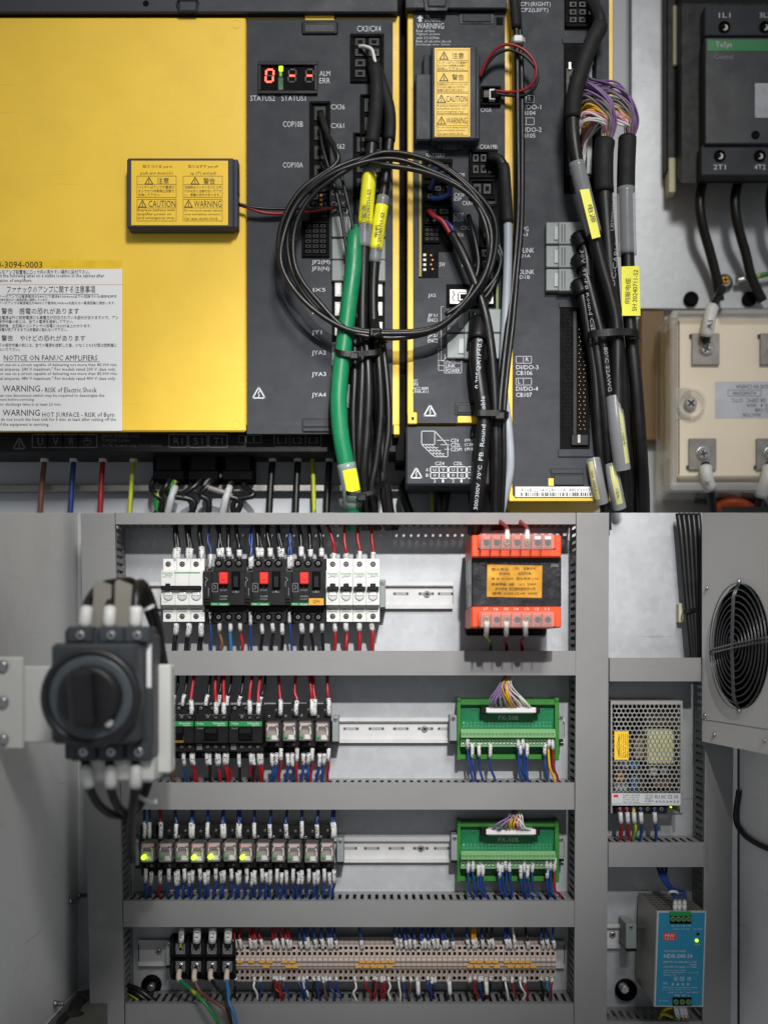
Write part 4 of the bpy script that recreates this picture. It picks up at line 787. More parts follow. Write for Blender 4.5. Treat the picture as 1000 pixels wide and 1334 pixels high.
tag(MB(BLK).pb(940, 660, 1130, 1420, -12, -8, 0).build('gap_shade_sheet'), 'black sheet painting the dark gap between the cabinet post and its side', 'wall', kind='structure')  # black sheet puts the darkness of the gap into its colour

def slotwall(m, O, A, B, C, la, lb, pitch, sw, b0, b1, t=.0016, start=.004):
    """slotted side of a wiring duct: one sheet with closed slots"""
    xs = [0.0]; x = start
    while x + sw < la - .002: xs += [x, x + sw]; x += pitch
    xs.append(la); bs = [0.0, b0, b1, lb]; nx = len(xs); V = []
    for k in (0, 1):
        for b in bs:
            for x in xs: V.append(O + A * x + B * b + C * (t * k))
    def I(k, j, i): return (k * 4 + j) * nx + i
    F = []; solid = lambda i, j: 0 <= i < nx - 1 and 0 <= j < 3 and not (j == 1 and i % 2 == 1)
    for j in range(3):
        for i in range(nx - 1):
            if not solid(i, j): continue
            F += [(I(0, j, i), I(0, j, i + 1), I(0, j + 1, i + 1), I(0, j + 1, i)), (I(1, j, i), I(1, j + 1, i), I(1, j + 1, i + 1), I(1, j, i + 1))]
            if not solid(i - 1, j): F.append((I(0, j, i), I(0, j + 1, i), I(1, j + 1, i), I(1, j, i)))
            if not solid(i + 1, j): F.append((I(0, j, i + 1), I(1, j, i + 1), I(1, j + 1, i + 1), I(0, j + 1, i + 1)))
            if not solid(i, j - 1): F.append((I(0, j, i), I(1, j, i), I(1, j, i + 1), I(0, j, i + 1)))
            if not solid(i, j + 1): F.append((I(0, j + 1, i), I(0, j + 1, i + 1), I(1, j + 1, i + 1), I(1, j + 1, i)))
    m.add(V, F)
HD = 64
def duct(name, label, q, hor=True, hd=HD, group='grey wiring ducts', sides=(0, 1)):
    """wiring duct: q = cover outline (four corners, clockwise from the upper one on the left)"""
    t = thing(name, label, 'wiring duct', (q[0][0] + q[1][0]) / 2, q[2][1], 0, group)
    m = MB(DUCT); P = [W(u, v, hd) for u, v in q]; cc = sum(P, Vector()) / 4
    Q = [p + Vector((0, .006, 0)) for p in P]; I2 = [p + (cc - p).normalized() * .0012 + Vector((0, -.0006, 0)) for p in P]
    m.add(P + Q + I2, [(8, 9, 10, 11)[::-1]] + [(i, (i + 1) % 4, 8 + (i + 1) % 4, 8 + i)[::-1] for i in range(4)] + [(i, 4 + i, 4 + (i + 1) % 4, (i + 1) % 4)[::-1] for i in range(4)])
    m.build('cover', t)
    y0 = Vector((0, hd / 1000 - .004, 0)); dep = (hd - 5) / 1000
    for k, (a, b, off) in enumerate(((0, 1, Vector((0, 0, -.0018))), (3, 2, Vector((0, 0, .0018)))) if hor else ((0, 3, Vector((.0018, 0, 0))), (1, 2, Vector((-.0018, 0, 0))))):
        if k not in sides: continue
        O = P[a] + off; E = P[b] + off; A = (E - O); la = A.length; A.normalize()
        O = Vector((O.x, 0, O.z)); m = MB(DUCT)
        slotwall(m, O, A, Vector((0, -1, 0)), off.normalized(), la, dep, .0094, .0042, .012, dep - .010)
        m.build('slotted_side', t)
    return t
duct('wiring_duct', 'topmost horizontal grey duct above the circuit breakers', [(150, 668), (750, 668), (750, 683), (150, 683)])
duct('wiring_duct', 'grey duct between circuit breakers and contactors, transformer shadow on it', [(152, 848), (750, 848), (750, 880), (152, 880)])
duct('wiring_duct', 'grey duct between the contactors and the long relay row', [(157, 1020), (748, 1020), (748, 1055), (157, 1055)])
duct('wiring_duct', 'grey duct between the relay row and the beige terminal strip', [(160, 1174), (748, 1174), (748, 1208), (160, 1208)])
duct('wiring_duct', 'lowest wide grey duct under the beige terminal strip', [(163, 1308), (747, 1308), (747, 1350), (163, 1350)])
duct('wiring_duct', 'upright grey duct beside the rotary switch', [(105, 668), (149.5, 668), (162.5, 1350), (118, 1350)], False)
duct('wiring_duct', 'upright grey duct between the breaker rows and the power supplies', [(750.5, 668), (793, 668), (790, 1350), (747.5, 1350)], False)
duct('wiring_duct', 'upright grey duct below the fan panel', [(918, 950), (955, 950), (951, 1350), (914, 1350)], False, 60)
duct('wiring_duct', 'short grey duct below the black cable bundle', [(793.5, 857), (913, 857), (913, 888), (793.5, 888)], True)
duct('wiring_duct', 'short grey duct between the two power supplies', [(792, 1098), (917, 1098), (916.5, 1130), (792, 1130)], True)
duct('wiring_duct', 'short grey duct at the foot of the teal power supply', [(790, 1331), (914, 1331), (914, 1352), (790, 1352)], True)
for i, (u0, u1, v0, v1, nm) in enumerate(((155, 745, 670, 682, 'topmost duct'), (158, 745, 850, 878, 'duct below the breakers'), (162, 743, 1023, 1052, 'duct below the contactors'), (166, 743, 1177, 1205, 'duct below the relays'), (169, 742, 1314, 1345, 'lowest duct'), (797, 908, 860, 885, 'duct above the honeycomb supply'), (796, 912, 1101, 1127, 'duct between the power supplies'))):  # added hidden cables that stop light leaking through the duct slots
    for k, (fv, h) in enumerate(((.5, 12), (.3, 28), (.72, 40), (.35, 54))):
        vv_ = v0 + (v1 - v0) * fv
        cable('filler_cable', nth(k) + ' added light-blocking cable inside the ' + nm, 'cable', [(u0, vv_, h), ((u0 + u1) / 2, vv_ + random.uniform(-2, 2), h), (u1, vv_, h)], min(7.4, (v1 - v0) * .34), RUB, 'light-blocking filler cables in the ducts', n=6, seg=3)
# upright inner duct beside the mesh power supply
m = MB(DUCT); O = W(890, 888, 0); slotwall(m, Vector((.4035, 0, O.z)), Vector((0, 0, -1)), Vector((0, -1, 0)), Vector((1, 0, 0)), .235, .062, .0094, .0042, .012, .052)
tag(m.build('duct_side'), 'slotted duct side next to the mesh power supply', 'wiring duct', kind='structure')

def rail(label, u0, v0, u1, v1, screws=(), slots=()):
    """top hat rail with slots"""
    t = thing('din_rail', label, 'rail', (u0 + u1) / 2, v1, 0, 'zinc mounting rails')
    w = (v1 - v0); m = MB(RALU); m.side(u0, u1, [(v0, 6), (v0, 7.5), (v0 + 5, 7.5), (v0 + 5, 1.6), (v1 - 5, 1.6), (v1 - 5, 7.5), (v1, 7.5), (v1, 6), (v1 - 6.2, 6), (v1 - 6.2, .2), (v0 + 6.2, .2), (v0 + 6.2, 6)]); m.build('rail', t)
    for u in slots:
        m = MB(M('slot_shade', '#8f9192', .5)); y = (v0 + v1) / 2 - 2; m.pb(u - 9, y - 1.9, u + 9, y + 1.9, 1, 1.9, 0, M('slot_shade', '#8f9192', .5))
        m.lathe(u - 9, y, [(1.9, 1), (1.9, 1.9)], 10); m.lathe(u + 9, y, [(1.9, 1), (1.9, 1.9)], 10); m.build('slot', t)
    for u in screws: MB(STEEL).screw(u, (v0 + v1) / 2 - 1.5, 4.2, 2, STEEL).build('screw', t)
rail('mounting rail of the breaker row, bare beside the transformer', 195, 758, 590, 793, (556,), (522, 555, 588 - 8)); rail('mounting rail of the contactor row, bare between relays and green board', 200, 935, 735, 968, (553,), (457, 490, 522, 554, 580))
rail('mounting rail of the long relay row', 176, 1091, 735, 1124, (548,), (455, 484, 516, 548, 575)); rail('short mounting rail beside the black barrier terminal', 180, 1225, 224, 1259, (206,)); rail('long mounting rail hidden behind the beige terminal strip', 224, 1226, 735, 1262)
rail('short mounting rail behind the teal power supply', 790, 1204, 826, 1236, (798,))
def end_clamp(label, u0, u1, v0, v1, h1):
    t = thing('end_clamp', label, 'clamp', u0, v1, 0, 'grey rail end clamps'); m = MB(GRC).pb(u0, v0, u1, v1, 2, h1, .8); m.pb(u0, v1 - 4, u1, v1, 2, h1 + .4, .4, BLK); m.build('body', t); MB(STEEL).screw((u0 + u1) / 2, v0 + 4.5, 2.8, h1, STEEL).build('screw', t)
end_clamp('grey end clamp after the white circuit breakers', 494.5, 502, 755, 795, 34); end_clamp('grey end clamp after the four relays', 432.5, 441, 933, 970, 34); end_clamp('grey end clamp after the long relay row', 438.5, 447.5, 1092, 1127, 34)
end_clamp('grey clamp at the near end of the upper green board', 585.5, 595, 932, 969, 30); end_clamp('grey clamp at the far end of the upper green board', 727, 733.5, 931, 967, 30); end_clamp('grey clamp at the near end of the lower green board', 587.5, 597, 1088, 1125, 30); end_clamp('grey clamp at the far end of the lower green board', 727.5, 734.5, 1090, 1123, 30)
end_clamp('grey end clamp before the long relay row', 176, 182, 1094, 1132, 30); end_clamp('dark end clamp before the black barrier terminal', 216, 223, 1227, 1262, 34); end_clamp('tall dark clamp beside the teal power supply', 815, 829, 1204, 1240, 46)

# ================================================================== breaker row
def schneider(m, u, v, w, hh, h, mat): m.text('Schneider', u, v, u + w, v + hh, h, mat); m.text('Electric', u + w * .3, v + hh * 1.1, u + w, v + hh * 1.8, h, mat)
def mcb(label, u0, w, poles, group, hexw=WPL):
    t = thing('circuit_breaker', label, 'circuit breaker', u0 + w / 2, 810, 5, group)
    prof = [(728, 8), (728, 50), (743, 50), (743, 62), (788, 62), (790, 50), (810, 50), (810, 8)]
    pw = w / poles
    for k in range(poles):
        o = MB(hexw).side(u0 + k * pw + .2, u0 + (k + 1) * pw - .2, prof).build('pole_body', t); x = u0 + k * pw + pw / 2
        m = MB(BLK2).hole(x, 735, 3, 50); m.screw(x, 735, 2.4, 50, DSTEEL); m.build('terminal_screw', o)
        m = MB(BLK2).hole(x, 803, 3, 50); m.screw(x, 803, 2.4, 50, DSTEEL); m.build('terminal_screw', o)
        m = MB(M('silver_window', '#c3c4c4', .3, .2, .1, 120)).lathe(x, 776, [(6.3, 61.6), (6.3, 62.7), (4.8, 63.4)], 18); m.pb(x - 5, 773, x + 5, 776, 62, 64.2, .6, hexw); m.build('indicator', o)
        MB(GPR).pb(x - 6, 793, x + 6, 794, 50, 50.4, 0).pb(x - 6, 796, x + 6, 797, 50, 50.4, 0).build('vent', o)
    m = MB(BLK)
    if poles == 1: m.pb(u0 + 1, 764, u0 + w - 1, 769, 60, 68, .8); m.pb(u0 + w * .3, 760, u0 + w * .7, 766, 60, 65, .8)
    else: m.pb(u0 - 1, 763, u0 + w - 3, 768.5, 60, 69, .8); m.pb(u0 + 5, 760, u0 + 11, 765, 60, 66, .8)
    m.build('toggle', t)
    m = MB(GRB); h = 62.3
    if poles == 1: schneider(m, u0 + 1.5, 745.5, w - 3, 3.2, h, GRB); m.text('iC65N C6A', u0 + 2, 751, u0 + w - 5, 752.6, h, GPR)
    else: m.text('Schneider', u0 + 1, 745, u0 + 15, 748, h); m.text('Electric', u0 + 5, 748.3, u0 + 15, 750, h); m.pb(u0 + 17, 745.6, u0 + w - 4, 746.8, 61.8, 62.4, 0); m.text('iC65N C16A', u0 + 1, 750.5, u0 + 13, 752.5, h, GPR)
    m.text('ON OFF', u0 + 2, 783.5, u0 + 9, 785, h, GPR); m.build('lettering', t)
    return t
mcb('wide three-pole white circuit breaker at the start of the row', 210, 54.5, 3, 'white circuit breakers')
for i in range(4): mcb(nth(i) + ' single-pole white circuit breaker after the black motor breakers', 424.5 + i * 17.5, 17.4, 1, 'white circuit breakers')
def motor_breaker(u0):
    t = thing('motor_breaker', 'black motor breaker next to the wide white circuit breaker', 'motor breaker', u0 + 20, 812, 5, 'black motor breakers')
    MB(BLK).side(u0, u0 + 42, [(728, 8), (728, 52), (744, 52), (745, 70), (788, 70), (791, 54), (811, 54), (811, 8)]).build('body', t)
    for k in range(3):
        for v, h in ((734, 52), (804, 54)):
            m = MB(BLK2).lathe(u0 + 8 + k * 13.2, v, [(5, h - .5), (5, h + .8), (3.8, h + .8), (3.4, h + .2)], 14); m.screw(u0 + 8 + k * 13.2, v, 2.8, h, DSTEEL); m.build('terminal_screw', t)
    m = MB(REDB).pb(u0 + 8.5, 745.5, u0 + 20, 761, 68, 79, 1); m.lathe(u0 + 14.2, 754, [(2, 78.8), (2, 79.4), (1.2, 79.4)], 10); m.build('stop_button', t)
    MB(BLK2).pb(u0 + 25, 744.5, u0 + 36, 768, 68, 72, .8).pb(u0 + 26.5, 750, u0 + 34.5, 766, 70, 75, 1.2, BLK).build('start_rocker', t)
    b = MB(GRB).pb(u0 - 2, 785.3, u0 + 22, 789, 69, 70.6, .2).build('green_band', t); m = MB(WHT); m.text('TeSys', u0 - 1, 786, u0 + 6, 788.3, 70.8); m.text('Schneider', u0 + 10, 786, u0 + 20, 788.3, 70.8); m.build('lettering', b)
    m = MB(GPR); h = 70.3; m.text('O', u0 + 13, 763.5, u0 + 15.5, 766, h); m.text('STOP', u0 + 10, 768, u0 + 19, 770, h); m.text('I', u0 + 30, 769.5, u0 + 31, 771.5, h); m.text('START', u0 + 26, 770.5, u0 + 35, 772.5, h); m.text('GV2ME', u0 + 10, 776, u0 + 20, 778, h); m.text('1.6-2.5A', u0 + 10, 779.5, u0 + 19, 781.5, h); m.rect(u0, 760, u0 + 7, 771, h, .4); m.line([(u0 + 2, 762), (u0 + 5, 765), (u0 + 2, 768)], h, .5)
    m.text('1L1', u0 + 3, 729, u0 + 7, 731, 52.4); m.text('3L2', u0 + 16, 729, u0 + 20, 731, 52.4); m.text('5L3', u0 + 29, 729, u0 + 33, 731, 52.4); m.build('lettering', t)
    o = MB(BLK).side(u0 - 12.5, u0 - .8, [(738, 8), (738, 46), (745, 48), (745, 66), (788, 66), (789, 50), (813, 46), (813, 8)]).build('auxiliary_contact', t)
    m = MB(BLK2).hole(u0 - 6.5, 741.5, 2.6, 47.4); m.screw(u0 - 6.5, 741.5, 2.2, 47.4, DSTEEL); m.hole(u0 - 6.5, 795, 2.6, 49.4); m.screw(u0 - 6.5, 795, 2.2, 49.4, DSTEEL); m.pb(u0 - 11, 780, u0 - 3, 781.6, 66, 67, 0); m.pb(u0 - 11, 784, u0 - 3, 785.6, 66, 67, 0); m.build('terminal_screw', o)
    m = MB(GPR); m.line([(u0 - 9, 752), (u0 - 6, 755), (u0 - 9, 758), (u0 - 9, 764)], 66.3, .5); m.line([(u0 - 5, 766), (u0 - 5, 776)], 66.3, .5); m.build('lettering', o)
    return t
m1 = motor_breaker(276.5)
m2 = copy_tree(m1, None, SH(52.4, 0, 70)); m2['label'] = 'middle one of the three black motor breakers with red buttons'
m3 = copy_tree(m1, None, SH(104.6, 0, 70)); m3['label'] = 'black motor breaker carrying a yellow QF4 tag'
qf = MB(JMP).pb(402, 779.5, 421.5, 788.5, 69.5, 71.2, .2).build('tag_plate', m3); MB(INK).text('QF4', 407.5, 781.5, 416.5, 786.5, 71.5).build('lettering', qf)
def wires(rows, base, start, fn, slv, r=1.9, group=None, ends=False):
    """rows: (u, colour[, radius]); fn(u, i) gives the path from the terminal outward"""
    for i, q in enumerate(rows):
        u, c = q[0], q[1]; rr = q[2] if len(q) > 2 else r; pts = fn(u, i)
        pts = [pts[0]] + [(p[0] + random.uniform(-.9, .9), p[1] + random.uniform(-1.2, 1.2), p[2] + random.uniform(-2, 2)) for p in pts[1:-1]] + [pts[-1]]
        sv = [('marker_sleeve', slv[0], slv[1] + random.uniform(-2.5, 1.5), max(2.4, rr + .7), SLV)] if slv else []
        cable('wire', base % (clab(c), nth(i)), 'wire', pts, rr, c, group, sleeves=sv, n=7, seg=5)
rj = lambda a: random.uniform(-a, a)
# above the breakers
wires([(228.5, RUB, 3.2), (231.5, RUB, 2.6), (245, RUB, 3.2), (248, RUB, 2.6), (262, RUB, 3.2)], '%s wire, %s from the switch, above the wide white breaker', 0, lambda u, i: [(u, 733, 46), (u + .4, 722, 46), (u + .5, 712, 44), (u - .5 - 2 * rj(1), 698, 42), (u - 2 + rj(2), 676, 40)], (2, 20), group='wires above the wide white breaker')
wires([(285.5, RUB, 2.6), (289, RUB, 2.2), (298, RUB, 2.8), (312, RUB, 2.8), (337, RUB, 2.8), (340, RUB, 2.2), (351, RUB, 2.8), (364, RUB, 2.8), (367, RUB, 2.2), (392, RUB, 2.8), (404, RUB, 2.8), (418, RUB, 2.8)], '%s wire, %s in line above the motor breakers', 0, lambda u, i: [(u, 734, 48), (u + .3, 724, 47), (u, 713, 45), (u - 2 + rj(1.5), 698, 42), (u - 4 + rj(3), 676, 40)], (8, 20), group='black wires above the motor breakers')
wires([(273, BLU), (325.5, BLU), (327, BLU), (376, BLU), (378, BLU)], '%s wire, %s of the blue ones above the motor breakers', 0, lambda u, i: [(u, 741, 48), (u + .2, 728, 49), (u + 1, 716, 47), (u + (3 if i % 2 else -2), 702, 44), (u + 2, 676, 40)], (0, 17), 1.5, group='blue wires above the motor breakers')
wires([(434, RED), (450, RED), (468, RED), (485.5, RED)], '%s wire, %s above the single-pole breakers', 0, lambda u, i: [(u, 732, 46), (u + .4, 725, 46), (u + 1, 716, 46), (u - 1 + rj(1), 702, 44), (u - 1 + rj(2) - (8 if i == 0 else 0), 676, 40)], (0, 12), 2.2, group='red wires above the single-pole breakers')
# below the breakers
wires([(229.5, RUB, 3), (245.5, RUB, 3), (262.5, RUB, 3)], '%s wire, %s below the wide white breaker', 0, lambda u, i: [(u, 806, 44), (u, 818, 44), (u - .5, 828, 42), (u - 2, 838, 40), (u - 4, 856, 38)], (5, 22), group='wires below the wide white breaker')
wires([(274, BLU), (326, BLU), (377.5, BLU)], '%s wire, %s under the auxiliary contacts', 0, lambda u, i: [(u, 797, 48), (u, 808, 46), (u + 1, 824, 44), (u + 1 + i, 856, 38)], (0, 17), 1.6, group='blue wires under the auxiliary contacts')
wires([(286, BRN), (299.5, LBLU), (313, RED), (341, RUB), (354.5, RUB), (367, RUB), (393, RUB, 2.8), (405.5, RUB), (419.5, RUB)], '%s wire, %s in line below the motor breakers', 0, lambda u, i: [(u, 806, 50), (u + .3, 816, 48), (u + .5, 826, 46), (u + 1 + rj(3), 840, 42), (u + rj(3), 856, 38)], (0, 19), 2.1, group='wires below the motor breakers')
wires([(435.5, RED), (450.5, RED, 2.8), (468, RED, 2.8), (484.5, RED, 2.8)], '%s wire, %s below the single-pole breakers', 0, lambda u, i: [(u, 806, 44), (u, 817, 44), (u + .4, 826, 43), (u + .5, 840, 41), (u + rj(2), 856, 38)], (0, 17), 2.3, group='red wires below the single-pole breakers')

# ---------------- transformer
T = thing('transformer', 'orange and black control transformer with gold rating label', 'transformer', 668, 827, 0)
m = MB(BLK).pb(606, 720, 712, 828, 0, 6, 3); m.build('base_plate', T)
MB(M('core_lamination', '#303033', .5, .3, .2, 200, .3, 900)).pb(617, 722, 729, 794, 6, 110, 1).build('core', T)
MB(M('wrapped_tape', '#232428', .28, 0, .25, 70, .5, 260)).pb(614, 724, 731, 792, 20, 126, 2).build('winding', T)
for v0, v1, c0, c1, ly in ((697, 726, 694.5, 716, 1), (790.5, 818, 797, 817.5, 0)):
    o = MB(ORG).pb(614, v0, 731, v1, 30, 138, 1.6).pb(622, c0 + 2, 724, c1 - 1, 130, 141, 1).build('flange', T)
    for k in range(7):
        u = 626.5 + k * 13.3 + 6.5
        m = MB(ORG).pb(u - 6.2, c0 + 1.5, u - 5, c1 - 1, 134, 156, .3); m.pb(u - 5, c0 + 4, u + 6.5, c1 - 3, 135, 142, .5, M('dark_orange', '#a63c1e', .5)); m.lathe(u + .7, (c0 + c1) / 2 + 2 * ly, [(3.6, 141.4), (3.6, 142.6), (2.6, 142.6)], 12, BLK2)
        if k in ((2, 4) if ly else (0, 2, 4)): m.screw(u + .7, (c0 + c1) / 2 + 2 * ly - 1, 4, 142.6, BRASS)
        elif ly: m.pb(u - 3.6, c0 + 4, u + 5, c0 + 8.5, 140, 145, .5, WPL if k in (5, 6) else ORG)
        m.build('terminal', o)
    MB(CLEAR).pb(625, c0, 721.5, c1, 157, 160, .8).build('clear_cover', o)
    if not ly:
        m = MB(WHT)
        for k in range(7): m.text(str(17 - k), 630 + k * 13.3, 791.8, 635 + k * 13.3, 795, 138.4)
        m.build('lettering', o)
lb = MB(GOLD).pb(634, 736, 706, 778.5, 125, 126.7, .3).rot(0, 670, 757, 126, math.radians(1.2)).build('rating_label', T)
m = MB(INK); h = 127.3
for t, a, b, c, d in [('输入电压:', 640, 739.5, 663, 743.5), ('(3)  380V', 668, 739, 698, 743), ('50/60Hz', 650, 745, 664, 749), ('600VA', 675, 745, 692, 749), ('输 出: AC220V  输出电流 2.7A', 640, 752, 701, 755.5), ('绝缘等级: B级   1# 2  2380V', 640, 759, 699, 763), ('执行标准: 变压器制造有限公司', 645, 765, 697, 769), ('编号: 2023-12-09  0055', 641, 771, 699, 775)]: m.text(t, a, b, c, d, h)
m.build('lettering', lb); MB(GPR).text('2000', 717, 734.5, 727, 738.5, 126.4).build('lettering', T)
for i, (u, c) in enumerate(((660.5, WWR), (686.5, WWR))): cable('transformer_lead', ('white-sleeved lead above the third screw of the transformer', 'white-sleeved lead above the fifth screw of the transformer')[i], 'wire', [(u, 704, 144), (u, 696, 138), (u - 1, 687, 118), (u - 8, 680, 70), (u - 12, 674, 40)], 2.2, RED, sleeves=[('marker_sleeve', 0, 18, 3, WPL)])
for i, (u, c) in enumerate(((634, YGW), (659.5, RED), (684.5, RED))): cable('transformer_lead', ('yellow-green lead below the first terminal of the transformer', 'red lead below the third terminal of the transformer', 'red lead below the fifth terminal of the transformer')[i], 'wire', [(u, 810, 145), (u - .5, 820, 138), (u - .5, 829, 122), ((u + 5) if i == 0 else u - 3 * i, 836, 90), (u + 5 - 5 * i, 841, 52), (u + 4 - 4 * i, 856, 34)], 2, c, sleeves=[('marker_sleeve', 0, 24, 3, WPL)])

# ================================================================== contactor row
def small_contactor(u0):
    t = thing('contactor', 'small black contactor partly behind the rotary switch with gold KM1 tag', 'contactor', u0 + 22, 987, 5, 'small green-banded contactors')
    MB(BLK).side(u0, u0 + 43.5, [(918, 8), (918, 46), (930, 46), (930, 66), (939, 66), (940, 74), (968, 74), (969, 66), (979, 66), (980, 48), (988, 48), (988, 8)]).build('body', t)
    m = MB(GRB).pb(u0 + .3, 940, u0 + 43, 946.5, 73.4, 74.5, .2); b = m.build('green_band', t); m = MB(WHT); m.text('TeSys', u0 + 3, 941.6, u0 + 12, 944.8, 74.8); m.text('Schneider', u0 + 24, 941, u0 + 40, 943.8, 74.8); m.text('Electric', u0 + 30, 944.2, u0 + 40, 946, 74.8); m.build('lettering', b)
    MB(BLK2).pb(u0 + 12, 948, u0 + 30, 965, 73, 76, 1).pb(u0 + 13, 949, u0 + 29, 956, 75, 77, .6, BLK).build('actuator', t)
    for v, h, us in ((923, 46, (9, 24, 38)), (934.5, 66, (17, 27.5, 38)), (973, 66, (17, 27.5, 38)), (983.5, 48, (13, 26))):
        for x in us:
            m = MB(BLK2).hole(u0 + x, v, 2.7, h); m.screw(u0 + x, v, 2.3, h, DSTEEL); m.build('terminal_screw', t)
    m = MB(GPR); m.text('Control', u0 + 3, 948, u0 + 11, 950, 74.4); m.text('1L1 3L2 5L3', u0 + 14, 930.7, u0 + 42, 932, 66.4); m.pb(u0 + 3, 969.5, u0 + 10, 977, 66, 66.4, 0, M('grey_patch', '#59605e', .5)); m.build('lettering', t)
    return t
k1 = small_contactor(208.8)
k2 = copy_tree(k1, None, SH(44.6, 0, 74)); k2['label'] = 'small black contactor in the middle of the three with green bands'
k3 = copy_tree(k1, None, SH(89.4, 0, 74)); k3['label'] = 'small black contactor with green band beside the four relays'
kt = MB(BRASS).pb(219, 959.5, 239, 968, 73.5, 75.2, .2).build('tag_plate', k1); MB(INK).text('KM1', 225, 962, 233, 965.5, 75.5).build('lettering', kt)
wires([(225, RUB), (238, RUB), (268, RUB), (284, RUB), (295.5, RUB), (311, RUB), (338.5, RUB)], '%s wire, %s of the black ones above the small contactors', 0, lambda u, i: [(u, 920, 48), (u + 1, 912, 47), (u + 2.5, 904, 46), (u + 5 + rj(1), 892, 43), (u + 7, 870, 38)], (0, 15), 1.8, group='black wires above the small contactors')
wires([(249, RED, 2.3), (281.5, RED, 2.3), (291.5, RED, 2.3), (325, RED, 2.3), (336, RED, 2.3)], '%s wire, %s of the red ones above the small contactors', 0, lambda u, i: [(u, 931, 68), (u, 922, 69), (u + .3, 913, 66), (u + (-1 if i in (1, 2) else 1), 898, 58), (u + (0 if i in (1, 2) else 5), 870, 44)], (0, 17), 2.3, group='red wires above the small contactors')
wires([(225, BRN), (239.5, BLU), (250, RED, 2.4), (252, RED), (269, BRN), (273.5, RUB), (283, RED, 2.4), (285, BLU), (293, RED, 2.4), (296, RED), (311.5, RUB), (327, RED, 2.4), (330, RUB), (337, RED, 2.4), (340, RED)], '%s wire, %s in line under the small contactors', 0, lambda u, i: [(u, 980, 58), (u, 989, 57), (u + .6, 998, 54), (u + 2 + rj(2), 1008, 48), (u + 3 + rj(4), 1024, 38)], (0, 18), 1.8, group='wires under the small contactors')
def relay(u0, v0, lit, label, group, w=20.6):
    """plug-in relay: socket, clear case with coil and contacts inside, status lamp"""
    t = thing('plug_in_relay', label, 'relay', u0 + w / 2, v0 + 65, 5, group); y = v0
    s = MB(BLK).side(u0 - .3, u0 + w + .3, [(y, 8), (y, 44), (y + 22, 44), (y + 22, 40), (y + 50, 40), (y + 50, 50), (y + 56, 50), (y + 57, 38), (y + 66, 38), (y + 66, 8)]).build('socket', t)
    m = MB(STEEL).screw(u0 + 6, y + 16, 1.9, 44, STEEL); m.screw(u0 + 15, y + 8, 1.7, 44, DSTEEL); m.hole(u0 + 16, y + 16, 2, 44); m.hole(u0 + 6, y + 53, 2, 50); m.screw(u0 + 15.5, y + 53, 1.7, 50, DSTEEL); m.hole(u0 + 6, y + 61, 1.8, 38); m.build('terminal_screw', s)
    c = MB(SMOKE).pb(u0 + 1.4, y + 23.5, u0 + 18.6, y + 49, 40, 72, 1).build('clear_case', t)
    m = MB(M('relay_coil', '#8d847c', .4, .2, .35, 120)).pb(u0 + 3, y + 34, u0 + 17, y + 48, 41, 62, 1); m.pb(u0 + 9, y + 41, u0 + 17, y + 47, 60, 66, .8, WPL); m.pb(u0 + 3, y + 26, u0 + 17, y + 29.5, 60, 70, .6, M('relay_bar', '#b9a3a0', .5)); m.line([(u0 + 15, y + 29), (u0 + 17, y + 34), (u0 + 17, y + 40)], 71, 1.3, WWR); m.line([(u0 + 4.5, y + 29), (u0 + 3.5, y + 34)], 71, 1.1, WWR); m.build('coil', c)
    m = MB(INK).pb(u0 + 2.3, y + 27.5, u0 + 3.9, y + 29.5, 71.6, 72.5, 0, REDB if lit else INK); m.pb(u0 + 14.5, y + 27.5, u0 + 16, y + 29.5, 71.6, 72.5, 0, REDB if lit else INK); m.build('stud', c)
    MB(LEDY if lit else LEDO).lathe(u0 + 5, y + 43, [(2.9 if lit else 2.3, 66), (2.9 if lit else 2.3, 72.4), (1.4, 73.2)], 12).build('status_lamp', c)
    if lit: MB(LEDY).pb(u0 + 5, y + 39, u0 + 8, y + 43, 68, 72.6, .6).build('status_lamp', c)
    return t
r0 = relay(344.5, 917.5, False, 'first of the four relays beside the small contactors', 'four relays beside the contactors', 21)
for i in (1, 2, 3): r = copy_tree(r0, None, SH(i * 21.6, rj(.5), 72)); r.rotation_euler = (rj(.012), rj(.01), rj(.015)); r['label'] = nth(i) + ' of the four relays beside the small contactors'
wires([(365, RED), (386, RED), (407, RED), (410, RED), (428.5, RED)], '%s wire, %s above the four relays', 0, lambda u, i: [(u, 932, 46), (u, 922, 47), (u, 912, 46), (u - 2 + rj(1), 900, 44), (u - 2 + rj(3) - (3 if i == 2 else 0), 870, 38)], (0, 21), 2.2, group='red wires above the four relays')
wires([(354.5, BLU), (360, BLU), (366, RED), (374.5, BLU), (381, BLU), (387, RED), (395, BLU), (401.5, BLU, 2.2), (407, RED), (416, BLU), (422, BLU), (428, RED)], '%s wire, %s in line below the four relays', 0, lambda u, i: [(u, 975 + (0 if i % 3 == 2 else 7), 52), (u, 988, 51), (u, 998, 48), (u - 1 + rj(1.5), 1010, 44), (u - 3 + rj(3), 1024, 38)], (0, 17), 1.9, group='wires below the four relays')

